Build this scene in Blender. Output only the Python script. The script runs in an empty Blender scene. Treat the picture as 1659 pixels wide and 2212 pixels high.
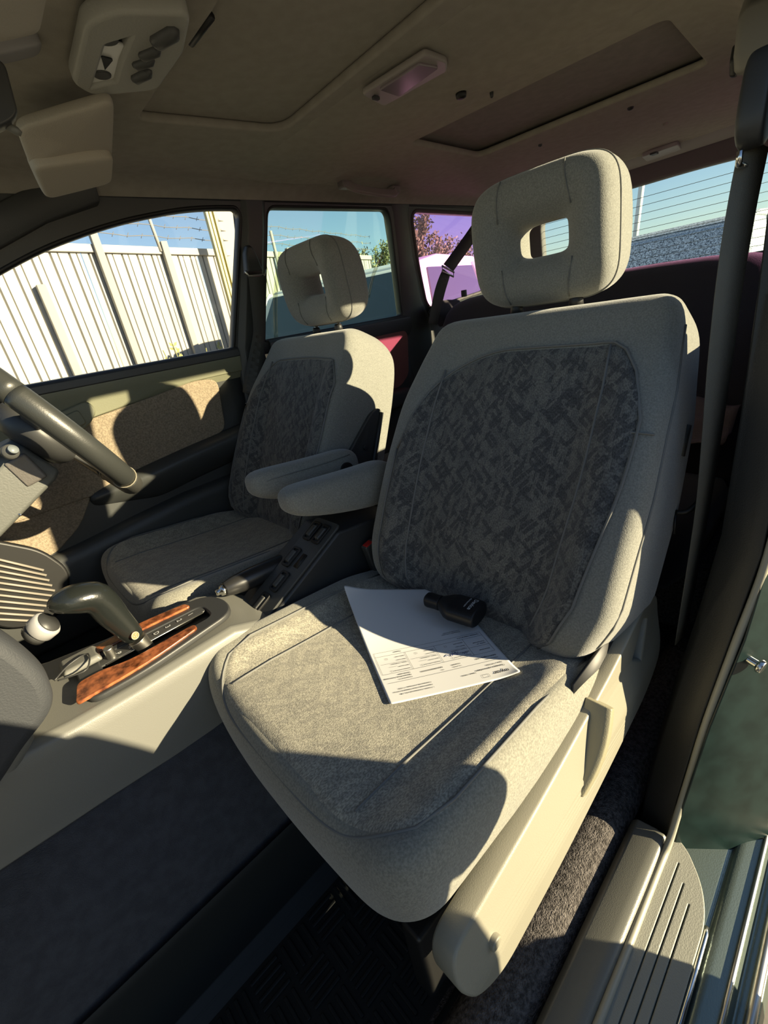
import bpy, bmesh, math, random
from mathutils import Vector as V, Matrix
random.seed(7)
C = bpy.context.scene.collection
sc = bpy.context.scene
# ---------------------------------------------------------------- camera
FPX, CX, CY = 957.0, 829.5, 1106.0
RW = [V((0.70912217, -0.3858056, 0.59016929)), V((-0.68768703, -0.19364472, 0.69970584)), V((-0.15566726, -0.90202869, -0.40263128))]
CAM = V((0, -0.805, 1.0))
cam_d = bpy.data.cameras.new('camera'); cam = bpy.data.objects.new('camera', cam_d); C.objects.link(cam)
cam_d.sensor_fit = 'HORIZONTAL'; cam_d.sensor_width = 36.0; cam_d.lens = FPX / 1659 * 36.0
cam_d.clip_start = 0.01; cam_d.clip_end = 300
cam.matrix_world = Matrix(((RW[0][0], -RW[0][1], -RW[0][2], CAM.x), (RW[1][0], -RW[1][1], -RW[1][2], CAM.y), (RW[2][0], -RW[2][1], -RW[2][2], CAM.z), (0, 0, 0, 1)))
sc.camera = cam
# ---------------------------------------------------------------- light
SUN = V((-0.52, 1.0, -0.305)).normalized()
w = bpy.data.worlds.new('sky'); sc.world = w; w.use_nodes = True
nt = w.node_tree; bg = nt.nodes['Background']
sk = nt.nodes.new('ShaderNodeTexSky'); sk.sky_type = 'NISHITA'; sk.sun_disc = False
sk.sun_elevation = math.radians(24); sk.sun_rotation = math.radians(152); sk.air_density = 1.0; sk.dust_density = 0.15; sk.ozone_density = 1.6
nt.links.new(sk.outputs[0], bg.inputs[0]); bg.inputs[1].default_value = 0.15
sd = bpy.data.lights.new('sun', 'SUN'); so = bpy.data.objects.new('sun', sd); C.objects.link(so)
sd.energy = 15.0; sd.color = (1.0, 0.85, 0.56); sd.angle = math.radians(0.5)
so.rotation_euler = SUN.to_track_quat('-Z', 'Y').to_euler(); so.location = (3, -6, 4)
sc.view_settings.view_transform = 'Standard'; sc.view_settings.look = 'None'; sc.view_settings.gamma = 1; sc.view_settings.use_curve_mapping = False
sc.view_settings.exposure = 0.0
# ---------------------------------------------------------------- helpers
def ray(px, py):
    c = V((px - CX, py - CY, FPX)); return V((RW[0].dot(c), RW[1].dot(c), RW[2].dot(c)))
def at(px, py, ax, val):            # a point of the photographed place on the plane  axis = val
    d = ray(px, py); i = 'xyz'.index(ax); return CAM + d * ((val - CAM[i]) / d[i])
def clamp(x, a=0.0, b=1.0): return max(a, min(b, x))
def sstep(a, b, x):
    t = clamp((x - a) / (b - a)); return t * t * (3 - 2 * t)
def interp(tab, x):
    if x <= tab[0][0]: return tab[0][1]
    for (a, b), (c, d) in zip(tab, tab[1:]):
        if x <= c: return b + (d - b) * (x - a) / (c - a)
    return tab[-1][1]
ORG = {}
def setprops(o, label=None, cat=None, group=None, kind=None):
    if label: o['label'] = label
    if cat: o['category'] = cat
    if group: o['group'] = group
    if kind: o['kind'] = kind
    return o
def thing(name, label, cat, loc, group=None, kind=None):
    o = bpy.data.objects.new(name, None); C.objects.link(o); o.location = loc; o.empty_display_size = 0.05
    ORG[o] = V(loc); return setprops(o, label, cat, group, kind)
def finish(name, me, mat, parent=None, smooth=True, sub=0, bevel=0, label=None, cat=None, group=None, kind=None, seg=2):
    vs = [v.co.copy() for v in me.vertices]
    if parent is None:
        org = V(((min(v.x for v in vs) + max(v.x for v in vs)) / 2, (min(v.y for v in vs) + max(v.y for v in vs)) / 2, min(v.z for v in vs)))
    else: org = ORG[parent]
    for v in me.vertices: v.co = v.co - org
    o = bpy.data.objects.new(name, me); C.objects.link(o)
    if parent is None: o.location = org
    else: o.parent = parent
    ORG[o] = org
    mats = mat if isinstance(mat, (list, tuple)) else [mat]
    if not me.materials:
        for m_ in mats: me.materials.append(m_)
    if smooth:
        for p in me.polygons: p.use_smooth = True
    if bevel:
        b = o.modifiers.new('bevel', 'BEVEL'); b.width = bevel; b.segments = seg; b.limit_method = 'ANGLE'; b.angle_limit = math.radians(35)
    if sub:
        s = o.modifiers.new('sub', 'SUBSURF'); s.levels = sub; s.render_levels = sub
    if smooth and bevel:
        wn = o.modifiers.new('wn', 'WEIGHTED_NORMAL'); wn.keep_sharp = True
    return setprops(o, label, cat, group, kind)
def obj(name, bm, mat, parent=None, **k):
    bmesh.ops.recalc_face_normals(bm, faces=bm.faces)
    me = bpy.data.meshes.new(name); bm.to_mesh(me); bm.free()
    return finish(name, me, mat, parent, **k)
def flat(o):
    for p in o.data.polygons: p.use_smooth = False
    return o
def NB(): return bmesh.new()
def box(bm, c, s, rot=None, taper=1.0):
    vs = []
    for dz in (-1, 1):
        k = taper if dz > 0 else 1
        for dx, dy in ((-1, -1), (1, -1), (1, 1), (-1, 1)):
            p = V((dx * s[0] / 2 * k, dy * s[1] / 2 * k, dz * s[2] / 2))
            if rot is not None: p = rot @ p
            vs.append(bm.verts.new(V(c) + p))
    for f in ((0, 3, 2, 1), (4, 5, 6, 7), (0, 1, 5, 4), (1, 2, 6, 5), (2, 3, 7, 6), (3, 0, 4, 7)): bm.faces.new([vs[i] for i in f])
def loft(bm, rings, closed=True, caps=True):
    R = [[bm.verts.new(p) for p in r] for r in rings]; n = len(R[0])
    for a, b in zip(R, R[1:]):
        for i in range(n if closed else n - 1):
            j = (i + 1) % n; bm.faces.new((a[i], a[j], b[j], b[i]))
    if caps and closed: bm.faces.new(R[0][::-1]); bm.faces.new(R[-1])
    return R
def frames(path):
    P = [V(p) for p in path]; T = []
    for i in range(len(P)):
        a = P[max(0, i - 1)]; b = P[min(len(P) - 1, i + 1)]; T.append((b - a).normalized())
    up = V((0, 0, 1)) if abs(T[0].z) < .9 else V((1, 0, 0)); n = (up - T[0] * up.dot(T[0])).normalized(); out = []
    for p, t in zip(P, T):
        n = (n - t * n.dot(t)).normalized(); out.append((p, t, n, t.cross(n)))
    return out
def tube(bm, path, r, n=8, closed=False):
    rr = r if isinstance(r, (list, tuple)) else [r] * len(path)
    if closed:
        P = [V(p) for p in path]; m = len(P); rings = []; nrm = None
        for i in range(m):
            t = (P[(i + 1) % m] - P[i - 1]).normalized()
            if nrm is None:
                up = V((0, 0, 1)) if abs(t.z) < .9 else V((1, 0, 0)); nrm = up
            nrm = (nrm - t * nrm.dot(t)).normalized(); b = t.cross(nrm)
            rings.append([bm.verts.new(P[i] + (nrm * math.cos(a) + b * math.sin(a)) * rr[i]) for a in [2 * math.pi * k / n for k in range(n)]])
        for i in range(m):
            a, b = rings[i], rings[(i + 1) % m]
            for k in range(n): bm.faces.new((a[k], a[(k + 1) % n], b[(k + 1) % n], b[k]))
        return
    rings = [[p + (nn * math.cos(a) + b * math.sin(a)) * rr[i] for a in [2 * math.pi * k / n for k in range(n)]] for i, (p, t, nn, b) in enumerate(frames(path))]
    loft(bm, rings)
def cyl(bm, a, b, r, n=20, r2=None): tube(bm, [a, b], [r, r if r2 is None else r2], n)
def smooth_path(pts, k=6, closed=False):
    P = [V(p) for p in pts]; n = len(P); out = []
    rng = range(n) if closed else range(n - 1)
    for i in rng:
        if closed: a, b, c, d = P[i - 1], P[i], P[(i + 1) % n], P[(i + 2) % n]
        else: a, b, c, d = P[max(0, i - 1)], P[i], P[i + 1], P[min(n - 1, i + 2)]
        for j in range(k):
            t = j / k
            out.append(0.5 * ((2 * b) + (c - a) * t + (2 * a - 5 * b + 4 * c - d) * t * t + (3 * b - a - 3 * c + d) * t ** 3))
    if not closed: out.append(P[-1])
    return out
def strap(bm, pts, wdirs, width, th=0.0014, k=6):
    path = smooth_path(pts, k) if k > 1 else [V(p) for p in pts]
    wd = [V(x) for x in wdirs]; n = len(path); rings = []
    fr = frames(path)
    for i, (p, t, _, _) in enumerate(fr):
        u = i / (n - 1) * (len(wd) - 1); j = min(int(u), len(wd) - 2) if len(wd) > 1 else 0
        wv = wd[j].lerp(wd[j + 1], u - j) if len(wd) > 1 else wd[0]
        wv = (wv - t * wv.dot(t)).normalized(); nn = t.cross(wv)
        a = wv * width / 2; b = nn * th / 2
        rings.append([p - a - b, p + a - b, p + a + b, p - a + b])
    loft(bm, rings)
def rpoly(pts, r, k=5):                # rounded polygon in 2D
    n = len(pts); out = []
    rr = r if isinstance(r, (list, tuple)) else [r] * n
    for i in range(n):
        p = V(pts[i]).to_2d() if len(pts[i]) > 2 else V(pts[i]); a = V(pts[i - 1]).to_2d() if len(pts[i - 1]) > 2 else V(pts[i - 1]); b = V(pts[(i + 1) % n])
        da = (a - p); db = (b - p); L = min(rr[i], da.length * .49, db.length * .49)
        if L < 1e-6: out.append(p.copy()); continue
        s = p + da.normalized() * L; e = p + db.normalized() * L
        for j in range(k + 1):
            t = j / k; out.append(s * (1 - t) ** 2 + p * 2 * t * (1 - t) + e * t * t)
    return out
def plate_mesh(outer, holes, fn, th, bev=0.0):
    """filled 2D outline with holes, given thickness and a small bevel, bent into place by fn(u, v, d)"""
    cu = bpy.data.curves.new('c', 'CURVE'); cu.dimensions = '2D'; cu.fill_mode = 'BOTH'; cu.extrude = max(th / 2 - bev, 0.0001); cu.bevel_depth = bev; cu.bevel_resolution = 1
    for poly in [outer] + list(holes):
        s = cu.splines.new('POLY'); s.points.add(len(poly) - 1); s.use_cyclic_u = True
        for q, p in zip(s.points, poly): q.co = (p[0], p[1], 0, 1)
    co = bpy.data.objects.new('c', cu); C.objects.link(co)
    dg = bpy.context.evaluated_depsgraph_get(); dg.update()
    me = bpy.data.meshes.new_from_object(co.evaluated_get(dg))
    bpy.data.objects.remove(co); bpy.data.curves.remove(cu)
    for v in me.vertices: v.co = fn(v.co.x, v.co.y, v.co.z)
    me.materials.clear()
    return me
def plate(name, outer, holes, fn, th, mat, parent=None, bev=0.0, **k):
    me = plate_mesh(outer, holes, fn, th, bev)
    bm = NB(); bm.from_mesh(me); bpy.data.meshes.remove(me)
    bmesh.ops.remove_doubles(bm, verts=bm.verts, dist=1e-5)
    k.setdefault('smooth', False)
    return obj(name, bm, mat, parent, **k)
def text_mesh(s, size, align='LEFT'):
    cu = bpy.data.curves.new('t', 'FONT'); cu.body = s; cu.size = size; cu.align_x = align; cu.resolution_u = 2; cu.offset = size * .018
    co = bpy.data.objects.new('t', cu); C.objects.link(co)
    dg = bpy.context.evaluated_depsgraph_get(); dg.update()
    me = bpy.data.meshes.new_from_object(co.evaluated_get(dg)); bpy.data.objects.remove(co); bpy.data.curves.remove(cu)
    return me
def add_text(bm, s, size, fn, align='LEFT'):
    me = text_mesh(s, size, align); vs = [bm.verts.new(fn(v.co.x, v.co.y)) for v in me.vertices]
    for p in me.polygons:
        try: bm.faces.new([vs[i] for i in p.vertices])
        except ValueError: pass
    bpy.data.meshes.remove(me)
def copy_tree(o, parent=None):
    c = o.copy(); C.objects.link(c); c.parent = parent
    for ch in [x for x in bpy.data.objects if x.parent == o]: copy_tree(ch, c)
    return c
# ---------------------------------------------------------------- materials
def mat(name, col, rough=0.6, metal=0.0, spec=0.5, bump=0.0, bscale=300.0, var=0.0, vscale=20.0, sheen=0.0, bdist=0.002, col2=None, detail=3.0):
    m = bpy.data.materials.new(name); m.use_nodes = True; n = m.node_tree.nodes; l = m.node_tree.links; b = n['Principled BSDF']
    b.inputs['Base Color'].default_value = (*col, 1); b.inputs['Roughness'].default_value = rough; b.inputs['Metallic'].default_value = metal
    b.inputs['Specular IOR Level'].default_value = spec
    if sheen: b.inputs['Sheen Weight'].default_value = sheen; b.inputs['Sheen Roughness'].default_value = 0.5
    tc = n.new('ShaderNodeTexCoord')
    if var:
        t = n.new('ShaderNodeTexNoise'); t.inputs['Scale'].default_value = vscale; t.inputs['Detail'].default_value = detail; l.new(tc.outputs['Object'], t.inputs['Vector'])
        r = n.new('ShaderNodeValToRGB'); r.color_ramp.elements[0].position = .35; r.color_ramp.elements[1].position = .65
        c2 = col2 or col
        r.color_ramp.elements[0].color = (*[x * (1 - var) for x in col], 1); r.color_ramp.elements[1].color = (*[min(1, x * (1 + var)) for x in c2], 1)
        l.new(t.outputs['Fac'], r.inputs['Fac']); l.new(r.outputs[0], b.inputs['Base Color'])
    if bump:
        t = n.new('ShaderNodeTexNoise'); t.inputs['Scale'].default_value = bscale; t.inputs['Detail'].default_value = 2; l.new(tc.outputs['Object'], t.inputs['Vector'])
        bp = n.new('ShaderNodeBump'); bp.inputs['Strength'].default_value = bump; bp.inputs['Distance'].default_value = bdist; l.new(t.outputs['Fac'], bp.inputs['Height']); l.new(bp.outputs[0], b.inputs['Normal'])
    return m
def glass(name, tint, gl=0.06):
    m = bpy.data.materials.new(name); m.use_nodes = True; n = m.node_tree.nodes; l = m.node_tree.links; n.remove(n['Principled BSDF'])
    tr = n.new('ShaderNodeBsdfTransparent'); tr.inputs[0].default_value = (*tint, 1); g = n.new('ShaderNodeBsdfGlossy'); g.inputs['Roughness'].default_value = 0.02
    mx = n.new('ShaderNodeMixShader'); mx.inputs[0].default_value = gl; l.new(tr.outputs[0], mx.inputs[1]); l.new(g.outputs[0], mx.inputs[2]); l.new(mx.outputs[0], n['Material Output'].inputs[0])
    return m
def woven(name, base, dark, light, scale=1.0):
    """seat cloth: woven ribs with slanted dark dashes in chevrons, in the cloth's own uv metres"""
    m = bpy.data.materials.new(name); m.use_nodes = True; n = m.node_tree.nodes; l = m.node_tree.links; b = n['Principled BSDF']
    b.inputs['Roughness'].default_value = 0.95; b.inputs['Specular IOR Level'].default_value = 0.15; b.inputs['Sheen Weight'].default_value = 0.25
    uv = n.new('ShaderNodeUVMap'); uv.uv_map = 'cloth'; prev = None
    def vor(rot, sx, sy, thr, seed):
        mp = n.new('ShaderNodeMapping'); mp.vector_type = 'TEXTURE'; mp.inputs['Rotation'].default_value = (0, 0, rot); mp.inputs['Scale'].default_value = (1 / (sx * scale), 1 / (sy * scale), 1); mp.inputs['Location'].default_value = (seed, seed * .7, 0)
        l.new(uv.outputs[0], mp.inputs['Vector'])
        v = n.new('ShaderNodeTexVoronoi'); v.voronoi_dimensions = '2D'; v.distance = 'CHEBYCHEV'; v.inputs['Scale'].default_value = 1; v.inputs['Randomness'].default_value = .75; l.new(mp.outputs[0], v.inputs['Vector'])
        s = n.new('ShaderNodeSeparateColor'); l.new(v.outputs['Color'], s.inputs[0])
        r = n.new('ShaderNodeMath'); r.operation = 'GREATER_THAN'; r.inputs[1].default_value = thr; l.new(s.outputs[0], r.inputs[0])
        d = n.new('ShaderNodeMath'); d.operation = 'LESS_THAN'; d.inputs[1].default_value = .42; l.new(v.outputs['Distance'], d.inputs[0])
        mu = n.new('ShaderNodeMath'); mu.operation = 'MULTIPLY'; l.new(r.outputs[0], mu.inputs[0]); l.new(d.outputs[0], mu.inputs[1]); return mu.outputs[0]
    def mix(fac, a, bcol, k):
        mx = n.new('ShaderNodeMix'); mx.data_type = 'RGBA'
        kk = n.new('ShaderNodeMath'); kk.operation = 'MULTIPLY'; kk.inputs[1].default_value = k; l.new(fac, kk.inputs[0]); l.new(kk.outputs[0], mx.inputs[0])
        if a is None: mx.inputs[6].default_value = (*base, 1)
        else: l.new(a, mx.inputs[6])
        mx.inputs[7].default_value = (*bcol, 1); return mx.outputs[2]
    o = mix(vor(0.0, 95, 26, .45, 3.1), None, light, .8)
    o = mix(vor(math.radians(50), 26, 112, .50, 1.7), o, dark, .8)
    o = mix(vor(math.radians(-42), 24, 105, .55, 5.3), o, dark, .75)
    o = mix(vor(math.radians(84), 22, 130, .60, 8.9), o, light, .6)
    mp2 = n.new('ShaderNodeMapping'); mp2.inputs['Scale'].default_value = (1.0, .55, 1); l.new(uv.outputs[0], mp2.inputs['Vector'])
    gn = n.new('ShaderNodeTexNoise'); gn.inputs['Scale'].default_value = 520; gn.inputs['Detail'].default_value = 1; l.new(mp2.outputs[0], gn.inputs['Vector'])
    wv = n.new('ShaderNodeValToRGB'); wv.color_ramp.elements[0].position = .38; wv.color_ramp.elements[1].position = .62; wv.color_ramp.elements[0].color = (.42, .42, .42, 1); wv.color_ramp.elements[1].color = (1, 1, 1, 1); l.new(gn.outputs['Fac'], wv.inputs['Fac'])
    ns = n.new('ShaderNodeTexNoise'); ns.inputs['Scale'].default_value = 600; l.new(uv.outputs[0], ns.inputs['Vector'])
    ml = n.new('ShaderNodeMix'); ml.data_type = 'RGBA'; ml.blend_type = 'MULTIPLY'; ml.inputs[0].default_value = .75; l.new(o, ml.inputs[6]); l.new(wv.outputs[0], ml.inputs[7])
    l.new(ml.outputs[2], b.inputs['Base Color'])
    bp = n.new('ShaderNodeBump'); bp.inputs['Strength'].default_value = .5; bp.inputs['Distance'].default_value = .0012; l.new(ns.outputs['Fac'], bp.inputs['Height']); l.new(bp.outputs[0], b.inputs['Normal'])
    return m
velour = mat('grey_velour', (.215, .215, .19), .95, spec=.15, bump=.6, bscale=700, var=.17, vscale=420, sheen=.35, bdist=.001)
velour_side = mat('grey_side_velour', (.215, .21, .175), .95, spec=.15, bump=.6, bscale=700, var=.20, vscale=380, sheen=.3, bdist=.001)
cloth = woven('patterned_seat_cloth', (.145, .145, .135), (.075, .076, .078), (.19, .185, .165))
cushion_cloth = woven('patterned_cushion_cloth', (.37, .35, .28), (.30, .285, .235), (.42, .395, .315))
piping = mat('piping', (.16, .16, .15), .9)
carpet = mat('carpet', (.11, .10, .095), 1, spec=.05, bump=1, bscale=420, var=.45, vscale=160, bdist=.006)
tunnel_carpet = mat('tunnel_carpet', (.06, .062, .07), 1, spec=.05, bump=.6, bscale=700, var=.12, vscale=60, bdist=.003)
headliner = mat('headliner', (.33, .305, .255), 1, spec=.05, bump=.3, bscale=500, var=.05, vscale=40, bdist=.001)
headliner_dark = mat('headliner_recess', (.25, .225, .205), 1, spec=.05, bump=.3, bscale=500, var=.05, vscale=40, bdist=.001)
plastic = mat('grey_plastic', (.145, .145, .13), .42, spec=.5, bump=.25, bscale=900, bdist=.0008)
plastic_dark = mat('dark_plastic', (.035, .036, .036), .45, bump=.2, bscale=900, bdist=.0006)
plastic_mid = mat('charcoal_plastic', (.055, .056, .053), .42, bump=.25, bscale=800, bdist=.0008)
black = mat('black', (.008, .008, .008), .5)
trim_plastic = mat('trim_plastic', (.14, .14, .12), .38, bump=.3, bscale=900, bdist=.0008)
skirt_plastic = mat('skirt_plastic', (.24, .228, .18), .42, bump=.25, bscale=700, bdist=.0008)
door_plastic = mat('door_plastic', (.17, .17, .11), .5, bump=.4, bscale=700, bdist=.001)
door_dark = mat('door_dark_plastic', (.045, .047, .045), .45, bump=.2, bscale=700, bdist=.001)
door_cloth = mat('door_cloth', (.26, .21, .15), .95, spec=.1, bump=.8, bscale=500, var=.22, vscale=240, bdist=.002)
rear_cloth = mat('rear_seat_cloth', (.035, .03, .035), .95, spec=.1, bump=.5, bscale=600, sheen=.2)
rear_door_cloth = mat('rear_door_cloth', (.22, .09, .08), .95, spec=.1, bump=.6, bscale=500, bdist=.002)
chrome = mat('chrome', (.7, .7, .68), .18, metal=1)
steel = mat('brushed_steel', (.5, .49, .45), .35, metal=1)
rubber = mat('rubber_mat', (.012, .014, .014), .6, spec=.35)
leather = mat('wheel_leather', (.03, .032, .03), .38, bump=.3, bscale=500, bdist=.0006)
perf = mat('perforated_leather', (.05, .05, .045), .45, bump=1, bscale=900, bdist=.001)
webbing = mat('belt_webbing', (.055, .055, .05), .8, bump=.6, bscale=900, bdist=.001)
webbing_light = mat('belt_webbing_grey', (.15, .145, .12), .8, bump=.8, bscale=900, bdist=.001)
wood = mat('burl_wood', (.17, .05, .018), .25, spec=.6, var=.5, vscale=75, col2=(.27, .085, .03), detail=6)
paper_m = mat('paper', (.66, .66, .655), .8, spec=.2)
ink = mat('ink', (.03, .03, .035), .8); pen = mat('pen_ink', (.03, .04, .18), .7)
white_print = mat('white_print', (.55, .56, .55), .6)
red_plastic = mat('red_button', (.45, .02, .015), .45)
bottle_m = mat('bottle_black', (.008, .009, .011), .42, spec=.4)
paint_green = mat('dark_green_paint', (.010, .022, .021), .3, spec=.5, var=.25, vscale=30)
sill_metal = mat('painted_sill_metal', (.16, .20, .18), .28, metal=.6, spec=.7, bump=.15, bscale=500)
clear_glass = glass('clear_glass', (.97, .98, .98), .03)
teal_glass = glass('teal_glass', (.88, 1.0, .94), .05)
purple_glass = glass('purple_glass', (.96, .68, 1.0), .05)
rear_glass_m = glass('rear_glass', (.93, .99, .99), .05)
lens_m = mat('lens', (.75, .75, .7), .12, spec=.8)
# ================================================================ the car body
S = 'structure'
def xz(yf):                      # map outline (x, z) to a wall y = yf(z), thickness d towards +y
    return lambda u, v, d: V((u, yf(v) + d, v))
yR = lambda z: .66 - .205 * (z - .97)
yL = lambda z: -.72 + .13 * (z - .97)
# floor
bm = NB(); prof = [(-.662, .10), (-.655, .124), (-.635, .139), (-.605, .141), (-.580, .125), (-.566, .09), (-.560, .045), (-.50, .035), (-.16, .035), (-.10, .10), (-.085, .30), (-.07, .40), (.09, .40), (.11, .30), (.13, .10), (.19, .04), (.60, .04), (.66, .12), (.70, .14)]
loft(bm, [[V((x, y, z)) for y, z in prof] for x in [-.62 + .1 * i for i in range(30)]], closed=False)
obj('floor', bm, carpet, kind=S, sub=1)
bm = NB(); box(bm, (.9, 0, .0), (3.2, 1.5, .03)); obj('trim_1', bm, paint_green, kind=S)
# tunnel carpet beside the console
bm = NB(); rings = []
for i in range(12):
    x = -.62 + i * .09
    zt = interp([(-.62, .46), (-.19, .43), (.05, .39), (.4, .36)], x)
    rings.append([V((x, y, z)) for y, z in [(-.11, zt), (-.125, zt - .012), (-.160, zt - .035), (-.205, zt - .085), (-.222, zt - .13), (-.240, .20), (-.250, .05), (-.26, .02), (-.1, .02)]])
loft(bm, rings); obj('trim_2', bm, tunnel_carpet, kind=S, bevel=.004)
# ceiling with the two recesses
SR = rpoly([(.43, .215), (.735, .185), (.715, -.34), (.43, -.34)], [.03, .05, .05, .03])
RC = rpoly([(1.095, .145), (1.44, .165), (1.49, -.42), (1.14, -.44)], [.03, .03, .03, .03])
head = [(.12, -.50), (2.22, -.46), (2.22, .46), (.12, .50)]
plate('ceiling', head, [SR, RC], lambda u, v, d: V((u, v, 1.398 + d)), .016, headliner, kind=S, bev=.005)
bm = NB()
for s in (1, -1):
    rings = []
    for i in range(24):
        x = .12 + i * .0915; k = 1 - .04 * i / 23 * 2
        rings.append([V((x, s * y * k, z)) for y, z in [(.485, 1.3905), (.52, 1.388), (.545, 1.380), (.562, 1.366), (.564, 1.362), (.585, 1.372), (.56, 1.40), (.485, 1.405)]])
    loft(bm, rings)
obj('trim_3', bm, headliner, kind=S, bevel=.003)
plate('trim_4', rpoly([(.40, .24), (.76, .24), (.76, -.38), (.40, -.38)], .03), [], lambda u, v, d: V((u, v, 1.416 + d)), .008, headliner, kind=S, bev=.001)
plate('trim_5', rpoly([(1.06, .20), (1.50, .20), (1.53, -.47), (1.10, -.47)], .03), [], lambda u, v, d: V((u, v, 1.424 + d)), .008, headliner_dark, kind=S, bev=.001)
# padded shoulder in the headliner between sunroof and rear recess, and bulge around the map light
bm = NB(); rings = []
for i in range(15):
    y = -.46 + .92 * i / 14
    rings.append([V((x, y, z)) for x, z in [(.752, 1.392), (.775, 1.386), (.83, 1.383), (.95, 1.382), (1.04, 1.384), (1.075, 1.392)]])
loft(bm, rings, closed=False); obj('trim_6', bm, headliner, kind=S, sub=1)
bm = NB(); box(bm, (1.2, 0, 1.455), (2.55, 1.25, .03)); obj('trim_7', bm, paint_green, kind=S, bevel=.012)
# header in front, above the windscreen
bm = NB(); loft(bm, [[V((x, y, z)) for x, z in [(.13, 1.392), (.11, 1.375), (.075, 1.365), (.05, 1.37), (.06, 1.42), (.14, 1.42)]] for y in [-.56 + .08 * i for i in range(15)]])
obj('trim_8', bm, headliner, kind=S, bevel=.003)
# right wall, window openings
WF = rpoly([(-.42, .965), (.708, .968), (.812, 1.330), (.800, 1.350), (.713, 1.349), (.625, 1.342), (.463, 1.316), (.293, 1.268), (.185, 1.224), (-.05, 1.115)], [.02, .012, .015, .02, .2, .2, .2, .2, .2, .1])
WR = rpoly([(.826, .980), (1.512, .980), (1.445, 1.320), (1.425, 1.356), (.905, 1.354)], [.01, .02, .05, .025, .03])
WQ = rpoly([(1.555, 1.352), (2.16, 1.342), (2.16, 1.03), (1.70, .990), (1.665, 1.02), (1.60, 1.18)], [.045, .05, .06, .05, .04, .1])
outer = [(-.62, .945), (2.38, .945), (2.38, 1.375), (.12, 1.375), (-.25, 1.14), (-.62, .99)]
plate('wall_right', outer, [WF, WR, WQ], xz(lambda z: yR(z)), .03, door_dark, kind=S, bev=.006)
plate('window_1', [(-.45, .95), (.75, .95), (.83, 1.36), (.60, 1.37), (.1, 1.23), (-.2, 1.09)], [], xz(lambda z: yR(z) + .018), .003, clear_glass, kind=S)
plate('window_2', [(.80, .96), (1.53, .96), (1.45, 1.365), (.86, 1.365)], [], xz(lambda z: yR(z) + .018), .003, teal_glass, kind=S)
plate('window_3', [(1.54, 1.365), (2.2, 1.365), (2.2, 1.0), (1.62, .97)], [], xz(lambda z: yR(z) + .018), .003, purple_glass, kind=S)
# rubber seals round the glass
def seal(name, poly, yf, r=.004, m=plastic_dark):
    bm = NB(); tube(bm, [V((p[0], yf(p[1]), p[1])) for p in poly], r, 6, True); obj(name, bm, m, kind=S)
seal('trim_9', WF, lambda z: yR(z) - .012, .0055, black)
seal('trim_10', WR, lambda z: yR(z) - .012, .005, black)
seal('trim_11', WQ, lambda z: yR(z) - .014, .007, mat('quarter_seal', (.09, .07, .07), .7))
# B pillar and C pillar linings, right
def lining(name, rows, m, inn=1, **k):
    bm = NB(); rings = []
    for x0, x1, y, z in rows:
        a, b = V((x0, y, z)), V((x1, y, z)); s = -inn
        rings.append([V((x0, y + inn * .02, z)), V((x0 + .006, y + s * .012, z)), V((x0 + .25 * (x1 - x0), y + s * .026, z)), V((x0 + .75 * (x1 - x0), y + s * .026, z)), V((x1 - .006, y + s * .012, z)), V((x1, y + inn * .02, z))])
    loft(bm, rings); return obj(name, bm, m, kind=S, bevel=.003, **k)
lining('trim_12', [(.60, .86, .675, .10), (.63, .85, .675, .40), (.70, .83, .665, .80), (.715, .822, .655, .97), (.755, .86, .628, 1.12), (.80, .897, .592, 1.30), (.805, .91, .578, 1.372)], door_dark)
lining('trim_13', [(1.50, 1.74, .68, .30), (1.52, 1.73, .675, .70), (1.52, 1.70, .66, .95), (1.50, 1.645, .645, 1.03), (1.472, 1.585, .615, 1.20), (1.44, 1.556, .588, 1.34), (1.43, 1.56, .578, 1.372)], door_dark)
# roof rail lining over the doors, right, with screws
bm = NB(); loft(bm, [[V((x, y, z)) for y, z in [(.560, 1.368), (.566, 1.361), (.578, 1.351), (.60, 1.352), (.60, 1.38), (.565, 1.38)]] for x in [.05 + .1 * i for i in range(24)]])
obj('trim_14', bm, plastic_dark, kind=S, bevel=.002)
# A pillar, right
bm = NB(); rings = []
for t in [i / 8 for i in range(9)]:
    c = V((.42, .565, 1.352)).lerp(V((.30, .585, 1.315)), min(1, t * 4)) if t < .25 else V((.30, .585, 1.315)).lerp(V((-.45, .64, .985)), (t - .25) / .75)
    rings.append([c + V((dx, dy, dz)) for dx, dy, dz in [(-.015, -.03, .055), (.01, -.035, .03), (.012, -.02, -.002), (.01, .02, -.01), (-.02, .03, .055)]])
loft(bm, rings); obj('trim_15', bm, door_dark, kind=S, bevel=.004)
# left side of the body (nearest the open front door)
WLr = rpoly([(.88, .895), (1.50, .895), (1.45, 1.325), (.93, 1.325)], .03); WLq = rpoly([(1.60, 1.325), (2.2, 1.31), (2.2, 1.0), (1.68, .955)], .04)
plate('wall_left', [(.80, .85), (2.38, .85), (2.38, 1.375), (.82, 1.375)], [WLr, WLq], xz(lambda z: yL(z)), .03, door_dark, kind=S, bev=.005)
plate('window_4', [(.86, .88), (1.53, .88), (1.48, 1.345), (.9, 1.345)], [], xz(lambda z: yL(z)), .003, clear_glass, kind=S)
plate('window_5', [(1.57, .94), (2.22, .94), (2.22, 1.35), (1.57, 1.35)], [], xz(lambda z: yL(z)), .003, purple_glass, kind=S)
plate('door_3', [(.86, .10), (2.38, .10), (2.38, .888), (.86, .888)], [], xz(lambda z: -.705), .05, plastic_dark, kind=S, bev=.01)
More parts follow.
